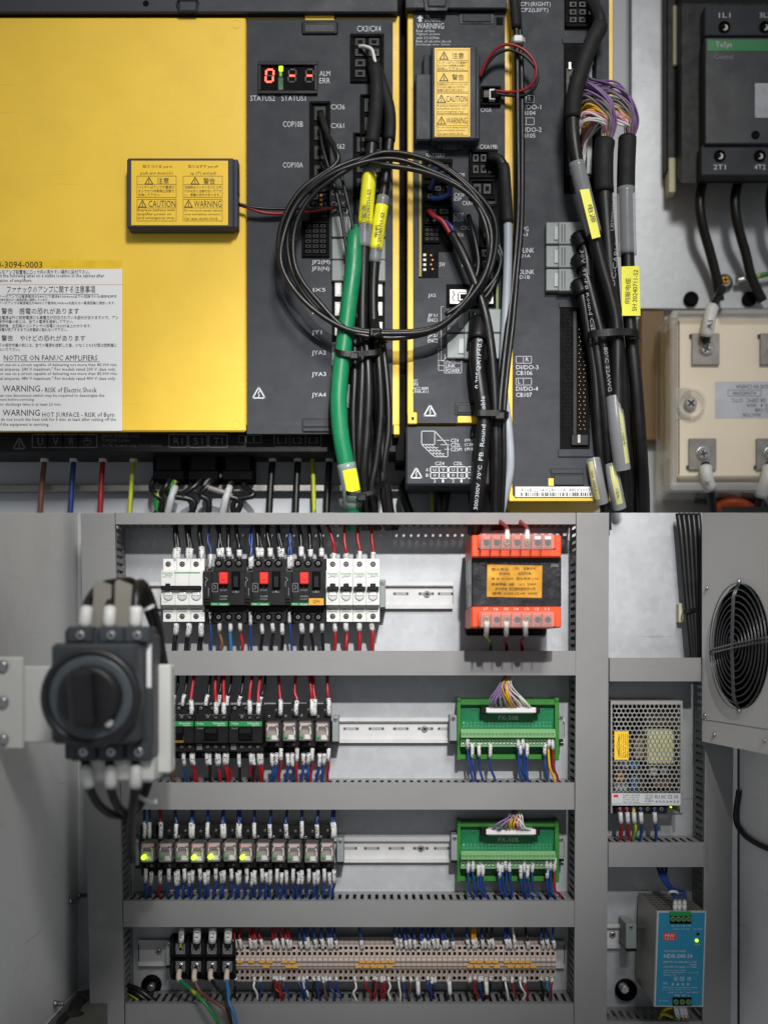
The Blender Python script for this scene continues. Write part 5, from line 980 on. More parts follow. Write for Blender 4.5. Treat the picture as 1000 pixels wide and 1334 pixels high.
# ---------------- screw terminal boards
def board(dv, label):
    t = thing('terminal_board', label, 'terminal board', 662, 990 + dv, 5, 'green FX-50B terminal boards'); y = 911 + dv
    MB(PCBF).pb(595.5, y, 728, y + 8, 8, 30, 1).build('carrier_rail', t); MB(PCBF).pb(597, y + 72, 727, y + 79, 8, 30, 1).build('carrier_rail', t)
    for a, b in ((595.5, 600), (722.5, 728)): MB(PCBF).pb(a, y - 1, b, y + 80, 8, 31.5, .8).pb(a, y - 1.5, b, y + 3, 8, 33, .8).build('end_plate', t)
    pc = MB(PCB).pb(600, y + 6, 723, y + 74, 16, 22, .2).build('circuit_board', t)
    m = MB(WHT).text('FX-50B', 649, y + 21.5, 675, y + 27, 22.4)
    m2 = MB(M('board_print', '#5fae8c', .5))
    for k in range(25): x = 602.5 + k * 4.7; m2.text(str(k + 1), x, y + 29.5, x + 2.6, y + 32, 22.4); m2.text(str(k + 26), x, y + 33.5, x + 2.8, y + 36, 22.4); m2.rect(x, y + 62, x + 3, y + 68, 22.4, .4)
    m.build('lettering', pc); m2.build('lettering', pc)
    for u in (617, 704):
        m = MB(STEEL)
        for j in range(3): m.cyl(u + j * 2.5 - 2, y + 13, .8, 22, 24)
        m.build('solder_pad', pc)
    m = MB(GRCL).pb(633, y + 11, 698, y + 18, 22, 46, .8, WPL); m.pb(626, y + 9, 636, y + 19, 22, 40, 1, BLK); m.pb(694, y + 9, 703, y + 19, 22, 40, 1, BLK); m.pb(636, y + 17, 695, y + 19, 22, 40, .5, GRCL); m.build('ribbon_header', t)
    m = MB(LGT).side(600.5, 723.5, [(y + 39, 20), (y + 39, 44), (y + 44, 50), (y + 50, 50), (y + 51, 44), (y + 55, 42), (y + 62, 42), (y + 62, 20)]); tb = m.build('terminal_row', t)
    for k in range(25):
        x = 603 + k * 4.86
        m = MB(STEEL).lathe(x, y + 45.5, [(1.7, 49), (1.7, 50.3), (.9, 50.3), (.8, 49.8)], 8, M('screw_shade', '#4d6b4a', .5)); m.pb(x - 1.7, y + 52, x + 1.7, y + 54.6, 43, 45.2, 0, M('screw_shade', '#3c4f3b', .5)); m.lathe(x, y + 58.5, [(1.6, 41.5), (1.6, 42.5), (1, 42.5)], 8, STEEL); m.pb(x + 2.2, y + 51, x + 2.6, y + 62, 42, 42.6, 0, PCBF); m.build('clamp', tb)
    return t
board(0, 'green FX-50B terminal board right under the transformer'); board(159, 'green FX-50B terminal board level with the long relay row')
for b, dv in enumerate((0, 159)):
    t = thing('ribbon_wire_bundle', ('fan of coloured ribbon wires on the upper green board', 'fan of coloured ribbon wires on the lower green board')[b], 'wires', 665, 922 + dv, 40)
    cs = [PUR] * 8 + [GRW] * 4 + [YLW] * 4 + [PNK] * 3 + [WWR] * 7; tu, tv = ((663, 870), (672, 1046))[b]
    for i, cc in enumerate(cs):
        f = i / (len(cs) - 1); x = 639 + f * 54
        if b: MB(cc).tube(spline([(x, 924 + dv, 44), (x * .7 + tu * .3 - 2 + rj(3), 916 + dv + rj(2), 52 + rj(4)), (x * .3 + tu * .7 + rj(4), 904 + dv, 52 + rj(5)), (tu - 3 + 6 * f + rj(2), tv + 8, 46), (tu + rj(3), tv - 8, 40)], 5), .72, 5).build('wire', t)
        else: MB(cc).tube(spline([(x, 924, 44), (x - 1 - 8 * f + rj(2), 914 - 2 * f + rj(2), 52 + rj(4)), (650 + 14 * f + rj(4), 898 - 4 * f + rj(3), 54 + rj(5)), (tu - 6 + 10 * f + rj(2), tv + 10, 46), (tu + 3 + rj(3), tv - 6, 40)], 5), .72, 5).build('wire', t)
def bw(lst, dv, label, grp, vd):
    wires([(u, c) for u, c, _ in lst], label, 0, lambda u, i: [(u, 959 + dv + lst[i][2], 42), (u, 968 + dv + lst[i][2], 43), (u, 977 + dv + lst[i][2], 42), (u + 1 + rj(1), 1000 + dv, 40), (u + 4 + rj(3), vd - 10, 38), (u + 6 + rj(3), vd, 34)], (0, 17), 1.6, grp)
bw([(609, BLU, 0), (614.5, BLU, 10), (624, BLU, 10), (638, BLU, 10), (675, BLU, 0), (677.6, BLU, 10), (681, BLU, 0), (686.5, BLU, 10), (710, BLU, 10), (715, YLW, 0), (719.5, RED, 0)], 0, '%s wire, %s in line under the upper green board', 'wires under the upper green board', 1024)
bw([(610, BLU, 0), (616, BLU, 0), (622.5, BLU, 9), (626, BLU, 0), (628.5, BLU, 9), (649, BLU, 0), (650.5, BLU, 9), (654.5, BLU, 0), (658.5, BLU, 0), (664, BLU, 0), (677.6, BLU, 9), (682.5, BLU, 0), (687.5, BLU, 9), (693.5, BLU, 0), (712, BLU, 0), (712.5, BLU, 9), (717, BLU, 0), (722.5, RED, 0)], 159, '%s wire, %s in line under the lower green board', 'wires under the lower green board', 1176)

# ================================================================== long relay row
RU = [181.5, 205, 226, 247, 268, 289.5, 310.5, 331.5, 352.5, 373.5, 394.5, 416]
src = {}
for i, u in enumerate(RU):
    lit = i in (0, 3, 4, 6); lb = nth(i) + ' relay of the long row, ' + ('lamp lit lime' if lit else 'lamp dark')
    if lit not in src: src[lit] = (relay(u, 1075, lit, lb, 'relays of the long row'), u)
    else: r = copy_tree(src[lit][0], None, SH(u - src[lit][1], rj(.5), 72)); r['label'] = lb; r.rotation_euler = (rj(.012), rj(.012), rj(.015))
wires([(188, BLU), (195, BLU), (209, RED, 2.2), (229, BLU), (249, BLU, 2.2), (251, BLU), (270, BLU), (290, BLU, 2.2), (292, BLU), (310.5, BLU, 2.2), (312, BLU), (331.5, BLU), (352, BLU), (373, BLU), (393, BLU), (413, BLU), (433, BLU), (435.5, BLU)], '%s wire, %s in line above the long relay row', 0, lambda u, i: [(u, 1092, 46), (u, 1082, 48), (u, 1072, 47), (u + rj(1), 1062, 44), (u + 1 + rj(2), 1044, 38)], (0, 20), 1.9, group='wires above the long relay row')
wires([(u, RED if u == 209 else BLU) for u in (190, 197, 209, 220, 229, 231.5, 240, 247, 251, 260, 267, 271, 281, 288, 291.5, 301, 309, 312, 321, 328.6, 332, 341, 347, 352, 361, 367, 373, 382, 389, 393, 402, 409, 414, 422, 429, 435)], '%s wire, %s in line below the long relay row', 0, lambda u, i: [(u, 1132 + (0, 5, 2)[i % 3], 52), (u, 1143, 51), (u, 1152, 48), (u - 1 + rj(2), 1161, 44), (u - 2 + rj(3), 1176, 36)], (0, 18), 1.8, group='wires below the long relay row')

# ================================================================== terminal row
Q = thing('barrier_terminal', 'black four-pole barrier terminal with white-sleeved wires', 'terminal block', 262, 1276, 5)
MB(BLK).side(221, 305.5, [(1218, 8), (1218, 30), (1228, 40), (1247, 40), (1248, 34), (1251, 34), (1252, 40), (1268, 40), (1276, 30), (1276, 8)]).build('base', Q)
for k in range(5): MB(BLK).side(222.5 + k * 20.4, 225 + k * 20.4, [(1216, 20), (1216, 40), (1228, 52), (1244, 52), (1250, 46), (1256, 52), (1270, 52), (1277, 40), (1277, 20)]).build('barrier', Q)
for k in range(4):
    for v in (1237, 1260):
        m = MB(DSTEEL).pb(228.5 + k * 20.4, v - 7, 241.5 + k * 20.4, v + 7, 38, 42, .5); m.screw(235 + k * 20.4, v, 5.2, 42, STEEL); m.lathe(235 + k * 20.4, v, [(6.2, 41.8), (6.2, 43)], 14, STEEL); m.build('terminal_screw', Q)
for k, (c, t) in enumerate(((YGW, 'PE'), (RUB, 'L1'), (RUB, 'L2'), (RUB, 'L3'))):
    u = 235.5 + k * 20.3; o = cable('wire', ('yellow-green wire marked PE', 'black wire marked L1', 'black wire marked L2', 'black wire marked L3')[k] + ' above the barrier terminal', 'wire', [(u, 1234, 47), (u + .5, 1226, 50), (u + 1, 1214, 50), (u + 1, 1205, 46), (u + 1, 1190, 36)], 2.4 if k == 0 else 4, c, sleeves=[('marker_sleeve', 7, 25, 3.6 if k == 0 else 5, WPL)], n=9)
    MB(INK).text(t, u - 1.5, 1215, u + 2.5, 1222, 55.6, ang=80).build('lettering', o)
for k, (c, pp) in enumerate(((GRN, [(234, 1264, 46), (233, 1276, 54), (244, 1286, 66), (258, 1298, 80), (270, 1312, 86), (282, 1330, 86), (288, 1345, 84)]), (BRN, [(254, 1264, 46), (253, 1276, 54), (262, 1294, 62), (278, 1305, 78), (294, 1318, 84), (300, 1345, 84)]), (RUB, [(275, 1264, 46), (274, 1274, 54), (282, 1286, 66), (292, 1298, 78), (297, 1314, 88), (303, 1345, 86)]), (LBLU, [(296, 1264, 46), (295, 1276, 56), (297, 1290, 70), (298, 1306, 84), (305, 1322, 88), (309, 1345, 86)]))):
    o = cable('wire', ('green and yellow wire', 'brown wire', 'thick black wire', 'light blue wire')[k] + ' leaving the barrier terminal over the lowest duct', 'wire', pp, 2.3, c, sleeves=[('ferrule_sleeve', 0, 16, 3.4, M('beige_sleeve', '#c9b9a8', .5))], n=9)
    if k == 0:
        pth = spline(pp, 7); MB(YGW).tube(cut(pth, 40, 96), 2.45, 9).build('yellow_stripe', o)
S = thing('terminal_strip', 'long beige spring terminal strip with amber jumpers', 'terminal strip', 515, 1278, 5)
def terminal(x, w):
    m = MB(TERM).side(x + .2, x + w - .2, [(1221, 8), (1221, 24), (1230, 30), (1231, 40), (1247, 42), (1248, 46), (1253, 46), (1253, 43), (1256, 43), (1256, 46), (1259, 46), (1259, 43), (1262, 43), (1262, 45), (1264, 42), (1279, 38), (1279, 8)])
    c = x + w / 2
    m.lathe(c, 1235.5, [(2.1, 39), (2.1, 40.9), (1.5, 40.9)], 8, BLK2); m.pb(c - 1.7, 1241, c + 1.7, 1244.6, 40, 42.3, 0, BLK2); m.pb(c - 1.7, 1264.5, c + 1.7, 1268, 40, 42.4, 0, BLK2); m.lathe(c, 1274.3, [(2.1, 38), (2.1, 39.9), (1.5, 39.9)], 8, BLK2); m.quad(c - 2, 1249, c + 2, 1251.6, 46.3, M('terminal_label', '#c3b8b0', .5, 0, .2, 400))
    return m
tw = 6.76; t0 = terminal(305.5, tw).build('terminal', S)
for k in range(1, 62): c = t0.copy(); COL.objects.link(c); c.parent = S; c.location = SH(k * tw, 0, 46)
for u, v in [(u, 1254.3) for u in (312, 327, 341, 351, 370.5, 380.4, 471.7, 481, 491, 500.5, 510, 616, 625, 636, 645, 660, 670, 679, 688)] + [(u, 1260.6) for u in (346.5, 375.6, 384, 467, 477, 487, 496, 507, 612, 622, 633, 647, 665, 675, 685, 694.5)]:
    MB(JMP).pb(u - 4.2, v - 1.5, u + 4.2, v + 1.5, 43, 48.5, .5).build('jumper', S)
TW = [(306, RED), (312, RED), (325, RED), (329, RED), (332, RED), (339, RED), (355.5, RED), (360, RED), (367.5, RED), (373.5, RED), (376.5, RED), (390.6, BLU), (397.5, BLU), (400.5, BLU), (409.5, BLU), (418, BLU), (419.5, BLU), (426.6, BLU), (430.5, BLU), (436.5, BLU), (469.5, BLU), (515, BLU), (521, BLU), (527.5, BLU), (532.5, BLU), (539, BLU), (548, BLU), (552, BLU), (557, BLU), (564, BLU), (568.5, BLU), (576, BLU), (580, BLU), (589, BLU), (608.5, BLU), (615, ORW), (618, ORW), (627, BLU), (635.5, RUB), (640.5, RUB), (658.5, BLU), (663, BLU), (669, WWR), (686, RUB), (705, BLU), (712, BLU), (720, BLU)]
wires([(u + 2, c) for u, c in TW], '%s wire, %s in line above the beige terminal strip', 0, lambda u, i: [(u, 1237, 41), (u - .6, 1230, 44), (u - 2, 1222, 45), (u - 3 + rj(1), 1212, 42), (u - 2 + rj(2), 1192, 34)], (0, 15), 1.6, group='wires above the beige terminal strip')
BW = [(308, RUB), (331, WWR), (340, BLU), (357, RUB), (360, RED), (365, RED), (370, BLU), (390, BLU), (395, WWR), (400, BLU), (408, RUB), (415, BLU), (420, BLU), (424, BRN), (430, BLU), (438, BLU), (462, WWR), (476, RED), (487, RUB), (490, RED), (497, RED), (500, RED), (506, WWR), (519, WWR), (525, BLU), (534, BRN), (544, BLU), (557, BLU), (562, BLU), (565, RUB), (585, BLU), (612, RUB), (618, RED), (625, BLU), (628, RUB), (633, RED), (640, RUB), (655, RUB), (658, WWR), (667, RED), (678, WWR), (683, RED), (706, RUB), (711, LBLU), (718, RED)]
wires(BW, '%s wire, %s in line below the beige terminal strip', 0, lambda u, i: [(u, 1273, 40), (u + rj(1), 1279, 43), (u + rj(2), 1287, 44), (u + 2 + rj(5), 1296, 42), (u + 2 + rj(6), 1310, 36)], (0, 7), 1.4, group='wires below the beige terminal strip')
for i, (u, c) in enumerate(((544, BLU), (585, BLU), (633, RED))): tag(MB(WPL).tube(spline([(u, 1279, 52), (u + 1, 1296, 52)], 3), 2.6, 8).build('marker_sleeve'), nth(i) + ' long white sleeve hanging below the beige terminal strip', 'sleeve')
for i in range(14): cable('duct_wire', nth(i) + ' yellow-green wire lying inside the lowest duct', 'wire', [(300 + i * 30, 1312, 30), (315 + i * 30, 1309 + rj(2), 40), (334 + i * 30, 1313, 30)], 1.8, random.choice([YGW, YLW]), 'wires inside the lowest duct', n=6, seg=4)
tag(MB(BLK2).lathe(197, 1284, [(13, 0), (13, 6), (9, 8), (6, 4)], 18).lathe(196, 1288, [(5, 0), (5, 18), (3.4, 20)], 12, STEEL).build('cable_gland'), 'round black gland with a steel bolt in the lower corner', 'gland')
for i, (c, r) in enumerate(((YGW, 2.2), (RUB, 4.5), (RUB, 4.5))): cable('corner_cable', ('yellow cable in the lower corner duct', 'upper black cable in the lower corner duct', 'lower black cable in the lower corner duct')[i], 'cable', [(164, 1292 - i * 4, 30), (176 + i * 5, 1300 - i * 3, 40), (190 + i * 8, 1312, 40), (196 + i * 8, 1330, 36)], r, c)

# ================================================================== power supplies and cables of the outer bay
P = thing('mesh_power_supply', 'open power supply with honeycomb steel cover and yellow sticker', 'power supply', 842, 1058, 0)
m = MB(CASE).pb(795, 913, 889, 917, 0, 50, .5); m.pb(795, 917, 797.5, 1060, 0, 50, .5); m.pb(885.5, 917, 889, 1060, 0, 50, .5); m.pb(795, 913, 889, 1060, 0, 3, .3); m.build('chassis', P)
m = MB(CASE); hx = 50; s0 = 3.15
cells = []
nx_, ny_ = 15, 20
for j in range(ny_):
    for i in range(nx_ + (j % 2)):
        cells.append((800.2 + i * 5.75 + (0 if j % 2 else 2.87) - (0), 920.5 + j * 5.75 * .99))
V = {}; vv = []; ff = []
def vid(p):
    k = (round(p.x * 2e4), round(p.y * 2e4), round(p.z * 2e4))
    if k not in V: V[k] = len(vv); vv.append(p)
    return V[k]
for cu, cvv in cells:
    o1 = [(cu + 3.32 * math.sin(math.radians(60 * k)), cvv - 3.32 * math.cos(math.radians(60 * k)) * 1.147) for k in range(6)]
    i1 = [(cu + 2.72 * math.sin(math.radians(60 * k)), cvv - 2.72 * math.cos(math.radians(60 * k))) for k in range(6)]
    a = [vid(W(*q, hx)) for q in o1]; b = [vid(W(*q, hx)) for q in i1]; c = [vid(W(*q, hx - 1)) for q in i1]
    for k in range(6): ff += [(a[k], b[k], b[(k + 1) % 6], a[(k + 1) % 6]), (b[k], c[k], c[(k + 1) % 6], b[(k + 1) % 6])]
m.add(vv, [f[::-1] for f in ff]); m.build('honeycomb_grille', P)
m = MB(CASE); m.pb(795, 914, 889, 918, 46, 50.4, .3); m.pb(886.5, 917, 889, 1034, 46, 50.6, .3); m.pb(795, 917, 797.3, 1034, 46, 50.6, .3); m.build('cover_frame', P)
m = MB(PCB).pb(798, 917, 885, 1052, 3, 6, 0, M('board_brown', '#2c2a22', .5, 0, .3, 60)); m.build('circuit_board', P)
MB(TRAF).pb(843, 951, 878, 996, 6, 40, 2).build('winding', P)
for a, b, c, d, h, mm in ((800, 922, 835, 952, 30, BLK2), (840, 920, 885, 945, 24, M('cap_brown', '#5b5346', .5)), (801, 993, 818, 1001, 30, PALEC), (801, 1023, 818, 1032, 30, PALEC), (821, 994, 832, 1002, 28, LBLU), (822, 1012, 830, 1030, 26, LBLU), (846, 1000, 856, 1012, 34, GRCL), (860, 1000, 870, 1010, 34, STEEL), (850, 1016, 872, 1026, 26, BRN), (803, 1004, 812, 1018, 22, ORW), (826, 962, 838, 990, 22, TAN := M('tan_part', '#9a8a68', .5))): MB(mm).pb(a, b, c, d, 6, h, 1).build('component', P)
st = MB(YLAB).quad(800, 953, 818.5, 990, 50.9).build('warning_sticker', P); m = MB(INK)
for k in range(5): m.text(('WARNING: DISCONNECT', 'Hazardous voltage', 'Do not touch', 'Before service', 'after 5 minutes')[k], 805 + k * 2.7, 956, 806.9 + k * 2.7, 987, 51.1, ang=90)
m.line([(803, 972), (806, 960), (806, 984)], 51.1, .5, None, True); m.build('lettering', st)
lb = MB(CASE).pb(796, 1033.5, 887, 1050, 40, 51, .3).quad(796.5, 1034, 886, 1049.5, 51.3, M('silver_print', '#c5c7ca', .45, .1, .03, 40)).build('rating_plate', P)
m = MB(INK); h = 51.5; m.pb(799, 1035.5, 805, 1039, 51, 51.45, 0, REDB)
for k, (t, a, c) in enumerate((('LRS-150-24', 811, 833), ('INPUT: 100-240VAC 3A', 811, 832), ('OUTPUT: 24V 6.5A', 811, 832), ('MAX 150W  50/60Hz', 811, 832))): m.text(t, a, 1035.3 + k * 3, c, 1037.2 + k * 3, h)
for k, t in enumerate(('115V 230V', 'SELECT', 'R-36011')): m.text(t, 840, 1035.5 + k * 3.6, 851, 1038 + k * 3.6, h)
for k, t in enumerate(('RU', 'EHC', 'CE', 'UK')): m.text(t, 853 + k * 8.2, 1036, 859 + k * 8.2, 1040.5, h)
for k in range(7): m.lathe(855 + k * 4.6, 1044.5, [(1.4, 51.3), (1.4, 51.5), (.9, 51.5)], 8, GPR)
m.line([(797, 1047.5), (848, 1047.5)], h, .8, GPR); m.build('lettering', lb)
tb = MB(BLK).pb(796, 1051, 869, 1060, 8, 46, .6).build('terminal_row', P)
for k in range(7): MB(STEEL).pb(801.5 + k * 9, 1052, 802.7 + k * 9, 1061, 44, 51, .2, BLK).screw(807.5 + k * 9, 1054.5, 2.8, 46, DSTEEL).build('terminal_screw', tb)
MB(LEDG).cyl(874, 1052, 1.1, 30, 34).build('status_lamp', P)
for i, (u, c) in enumerate(((807.5, RED), (816.5, RED), (825, YGW), (834, BLU), (852, BLU))): cable('supply_wire', clab(c) + ' wire, ' + nth(i) + ' under the honeycomb power supply', 'wire', [(u, 1054, 49), (u + .5, 1062, 50), (u + 1, 1071, 48), (u + 2 + rj(1), 1082, 44), (u + rj(3), 1102, 36)], 2, c, 'wires under the honeycomb power supply', sleeves=[('marker_sleeve', 4, 19, 2.9, SLV)], n=8)
N = thing('teal_power_supply', 'teal-faced NDR-240-24 power supply in a deep steel case', 'power supply', 886, 1311, 5)
MB(M('case_steel', '#a29d92', .4, .6, .06, 30)).poly([(857, 1189), (919, 1189), (915, 1311), (853, 1311)], 8, 116).build('case', N)
m = MB(M('vent_shade', '#3a3834', .5))
zt = W(880, 1189, 116).z + .0003
for j in range(7):
    for i in range(9):
        x = W(860 + i * 6.4, 0, 116).x; y = -.022 - j * .0125; m.add([(x, y, zt), (x + .0042, y, zt), (x + .0042, y - .005, zt), (x, y - .005, zt)], [(0, 3, 2, 1)][::1]); 
tag(m.build('vent', N), kind='stuff')
f = MB(M('frame_grey', '#b9bcc0', .45)).poly([(856, 1188), (919.5, 1188), (915.5, 1312), (852, 1312)], 114, 119).build('face_frame', N)
MB(TEAL).poly([(858, 1189.5), (918, 1189.5), (914, 1310.5), (854, 1310.5)], 118, 120).build('face', f)
for a, b, c, d, n in ((872.5, 1189.5, 900.5, 1204, 4), (876, 1300, 900.5, 1311, 3)):
    m = MB(BLK2).pb(a, b, c, d, 118, 121, .4); o = m.build('terminal_socket', N); m = MB(GRB)
    w = (c - a) / n
    for k in range(n):
        m = MB(M('terminal_green', '#4d8a4b', .5)).lathe(a + w * (k + .5), d - 6.5 if n == 4 else b + 5.5, [(3.2, 120), (3.2, 122), (2.2, 122), (2, 120.6)], 12); m.screw(a + w * (k + .5), d - 6.5 if n == 4 else b + 5.5, 2, 120.6, DSTEEL); m.build('terminal', o)
    if n == 4: MB(GRB).pb(a, b - 1, c, b + 4.5, 118, 122, .4).build('terminal_cap', o)
m = MB(WHT); h = 120.35
m.pb(864, 1215.5, 880.5, 1225.5, 119, 120.4, 0, REDB); m.text('MW', 866, 1217, 878.5, 1222, 120.7); m.text('MEAN WELL', 865.5, 1222.8, 879, 1224.6, 120.7)
for t, a, b, c, d in [('-V -V +V +V', 873, 1205.5, 900, 1207.5), ('Output DC 24V', 876, 1210, 898, 1211.6), ('+V ADJ', 902, 1210, 914, 1211.8), ('DC OK', 904, 1230, 912, 1231.8), ('SWITCHING POWER', 865, 1238.5, 893, 1241), ('NDR-240-24', 864.5, 1243.5, 901.5, 1248.5), ('INPUT:100-240VAC 2.5A', 864, 1252.5, 907, 1255), ('50/60Hz', 898, 1256, 907, 1258), ('OUTPUT:24V ⎓ 10A', 864, 1259, 907, 1261.5), ('LISTED INDUSTRIAL CONTROL', 864, 1264, 893, 1265.5), ('EQUIPMENT  62.5W', 864, 1267, 910, 1268.5), ('Hazardous 5YB3', 864, 1270, 880, 1271.5), ('CE', 885, 1273, 891, 1278), ('UK', 895, 1273, 900, 1278), ('EAC', 878, 1273, 883, 1278), ('RoHS', 864, 1280, 869, 1283), ('CAUTION: See installation manual', 862, 1286, 908, 1287.8), ('Use copper conductors 75°C', 862, 1289, 900, 1290.6), ('INPUT: AC 100-240V', 870, 1292.5, 910, 1294.2), ('FG  N  L', 879, 1296, 898, 1298.5), ('AC 100-240V', 858, 1303.5, 870, 1305.2)]: m.text(t, a, b, c, d, h)
for k in range(4): m.lathe(876 + k * 6.6, 1283, [(1.6, 120.2), (1.6, 120.4), (1, 120.4)], 8, M('teal_print', '#8fb8c6', .5))
m.build('lettering', N)
MB(BLK2).cyl(909, 1217.5, 1.8, 119, 120.6).build('trim_screw', N); MB(LEDY).cyl(907.5, 1226, 1.8, 119, 121.5).build('status_lamp', N)
for i, u in enumerate((879, 884.5, 891)): cable('output_wire', nth(i) + ' blue wire with white sleeve on top of the teal power supply', 'wire', [(u, 1192, 112), (u, 1180, 108), (u, 1172, 98), (u - 4 + 2 * i, 1162, 84), (872 + 2 * i, 1158, 70), (862 + 3 * i, 1145, 52), (855 + 6 * i, 1126, 36)], 2, BLU, 'blue wires on the teal power supply', sleeves=[('marker_sleeve', 4, 19, 2.9, SLV)], n=8)
tie('white tie bunching the blue wires of the teal supply', [(870, 1166, 90), (873, 1162, 98), (880, 1162, 96), (884, 1166, 88)], 1.3, WPL)
for i, (u, c) in enumerate(((882, YGW), (888.5, RED), (893, RED))): cable('input_wire', (clab(c) + ' wire below the teal power supply', 'red wire in the middle below the teal power supply', 'red wire at the outer side below the teal supply')[i], 'wire', [(u - 3, 1306, 116), (u - 1, 1318, 110), (u + 1, 1328, 96), (u - 20 + 4 * i, 1322, 60), (u - 26, 1345, 40)], 1.9, c, sleeves=[('marker_sleeve', 4, 24, 2.9, SLV)], n=8)
cable('input_wire', 'yellow wire curving out under the teal power supply', 'wire', [(876, 1312, 80), (864, 1318, 60), (856, 1336, 50)], 1.9, YLW)
tag(MB(BLK2).lathe(815, 1290, [(14, 0), (14, 6), (9, 7), (7, 3)], 20).lathe(814, 1290, [(6, 2), (6, 20), (4.6, 22)], 12, STEEL).build('cable_gland'), 'black gland with steel bolt beside the teal power supply', 'gland')
for i in range(5):
    cable('feeder_cable', nth(i) + ' black cable of the slanting bundle beside the fan panel', 'cable', [(883 + i * 6.4, 669.5, 18), (887 + i * 6, 700, 24), (893 + i * 5, 770, 26), (899 + i * 3.6, 830, 28), (902 + i * 3, 866, 28)], 3.8, RUB, 'slanting black cables beside the fan panel', n=9)
tie('black cable tie round the slanting cables', [(889, 798, 20), (892, 797, 34), (904, 794, 34), (914, 792, 24)], 2)
tag(MB(M('ivory_plastic', '#c9c6a6', .5)).pb(884, 786, 892, 811, 0, 14, .8).build('tie_mount'), 'ivory adhesive tie mount beside the slanting cables', 'tie mount')

# ================================================================== fan panel
hinge = W(914, 0, 60); dirn = Vector((math.sin(math.radians(8.3)), -math.cos(math.radians(8.3)), 0)); nrm = Vector((-dirn.y * -1, 0, 0)); nrm = Vector((dirn.y, -dirn.x, 0)).normalized()
CAM = Vector((0, -D / 1000, 0))
def PF(u, v, off=0):
    """point where the sight line of (u, v) meets the panel plane, lifted by off metres"""
    d = W(u, v, 0) - CAM; o = Vector((hinge.x, hinge.y, 0)) + nrm * off; k = (o - CAM).dot(nrm) / d.dot(nrm); return CAM + d * k
FP = bpy.data.objects.new('fan_panel', None); COL.objects.link(FP); FP.location = PF(914, 972); FP['_o'] = list(FP.location); tag(FP, 'pale fan panel with round black wire grille', 'fan panel')
fc = PF(963.5, 842); fr = .081 * (D - 150) / D
a_ = lambda p: (p - fc).dot(dirn)
def pt(a, b, off=0): return fc + dirn * a + Vector((0, 0, b)) + nrm * off
zt = PF(914, 668).z; zb = PF(914, 937).z; a0 = a_(PF(914, 900)); a1 = a_(PF(1075, 900))
nn = 48; ring = [(fr * math.cos(2 * math.pi * i / nn), fr * math.sin(2 * math.pi * i / nn)) for i in range(nn)]
zr = PF(1075, 668).z
def edge(i):
    c, s_ = math.cos(2 * math.pi * i / nn), math.sin(2 * math.pi * i / nn); k = 1e9
    for lim, comp in ((a0, c), (a1, c), (zb - fc.z, s_)):
        if abs(comp) > 1e-6 and lim / comp > 0: k = min(k, lim / comp)
    # sloped upper edge
    sl_ = (zr - zt) / (a1 - a0); den = s_ - sl_ * c
    if abs(den) > 1e-6:
        q = (zt - fc.z + sl_ * -a0) / den
        if q > 0: k = min(k, q)
    return (c * k, s_ * k)
out = [edge(i) for i in range(nn)]
V = [pt(*r) for r in ring] + [pt(*r) for r in out] + [pt(r[0], r[1], -.046) for r in ring] + [pt(r[0], r[1], -.03) for r in out]
F = [(i, (i + 1) % nn, nn + (i + 1) % nn, nn + i) for i in range(nn)] + [(nn + i, nn + (i + 1) % nn, 3 * nn + (i + 1) % nn, 3 * nn + i) for i in range(nn)]
for cu in ((a0, zt - fc.z), (a0, zb - fc.z)):      # square off the corners the rays miss
    j = min(range(nn), key=lambda i: math.hypot(out[i][0] - cu[0], out[i][1] - cu[1])); V[nn + j] = pt(*cu); V[3 * nn + j] = pt(cu[0], cu[1], -.03)
FPM = M('fan_panel_paint', '#dededb', .5, 0, .03, 10, .05, 600)
MB(FPM).add(V, F).build('panel_sheet', FP)
zb2 = PF(914, 966).z
MB(FPM).add([pt(a0, zb - fc.z - .001), pt(a1, zb - fc.z - .001), pt(a1, zb2 - fc.z), pt(a0, zb2 - fc.z)] + [pt(a0, zb - fc.z - .001, -.03), pt(a1, zb - fc.z - .001, -.03), pt(a1, zb2 - fc.z, -.03), pt(a0, zb2 - fc.z, -.03)], [(3, 2, 1, 0), (4, 5, 6, 7), (3, 7, 6, 2), (0, 4, 7, 3), (0, 1, 5, 4)]).build('lower_strip', FP)
m = MB(BLK2); m.add([pt(r[0], r[1], -.001) for r in ring] + [pt(r[0] * 1.02, r[1] * 1.02, -.0455) for r in ring], [(i, nn + i, nn + (i + 1) % nn, (i + 1) % nn) for i in range(nn)]); m.add([pt(r[0] * 1.02, r[1] * 1.02, -.045) for r in ring], [tuple(range(nn))[::-1]]); m.build('fan_recess', FP)
m = MB(BLK)
for k in range(7):
    t0_ = 2 * math.pi * k / 7; P4 = [pt(.02 * math.cos(t0_), .02 * math.sin(t0_), -.041), pt(.066 * math.cos(t0_ + .1), .066 * math.sin(t0_ + .1), -.036), pt(.066 * math.cos(t0_ + .75), .066 * math.sin(t0_ + .75), -.042), pt(.02 * math.cos(t0_ + .7), .02 * math.sin(t0_ + .7), -.0425)]
    MB(BLK2).add(P4, [(0, 1, 2, 3)]).build('fan_blade', FP)
GW = M('grille_wire', '#75777a', .35, .8, .05)
g = bpy.data.objects.new('grille', None); 
def ringtube(r, off): return [pt(r * math.cos(2 * math.pi * i / 40), r * math.sin(2 * math.pi * i / 40), off) for i in range(41)]
for k in range(10): MB(GW).tube(ringtube(.0075 + k * .0073 * (fr / .0729), .004 + .004 * (1 - k / 10)), .7, 5, cap=False).build('grille_ring', FP)
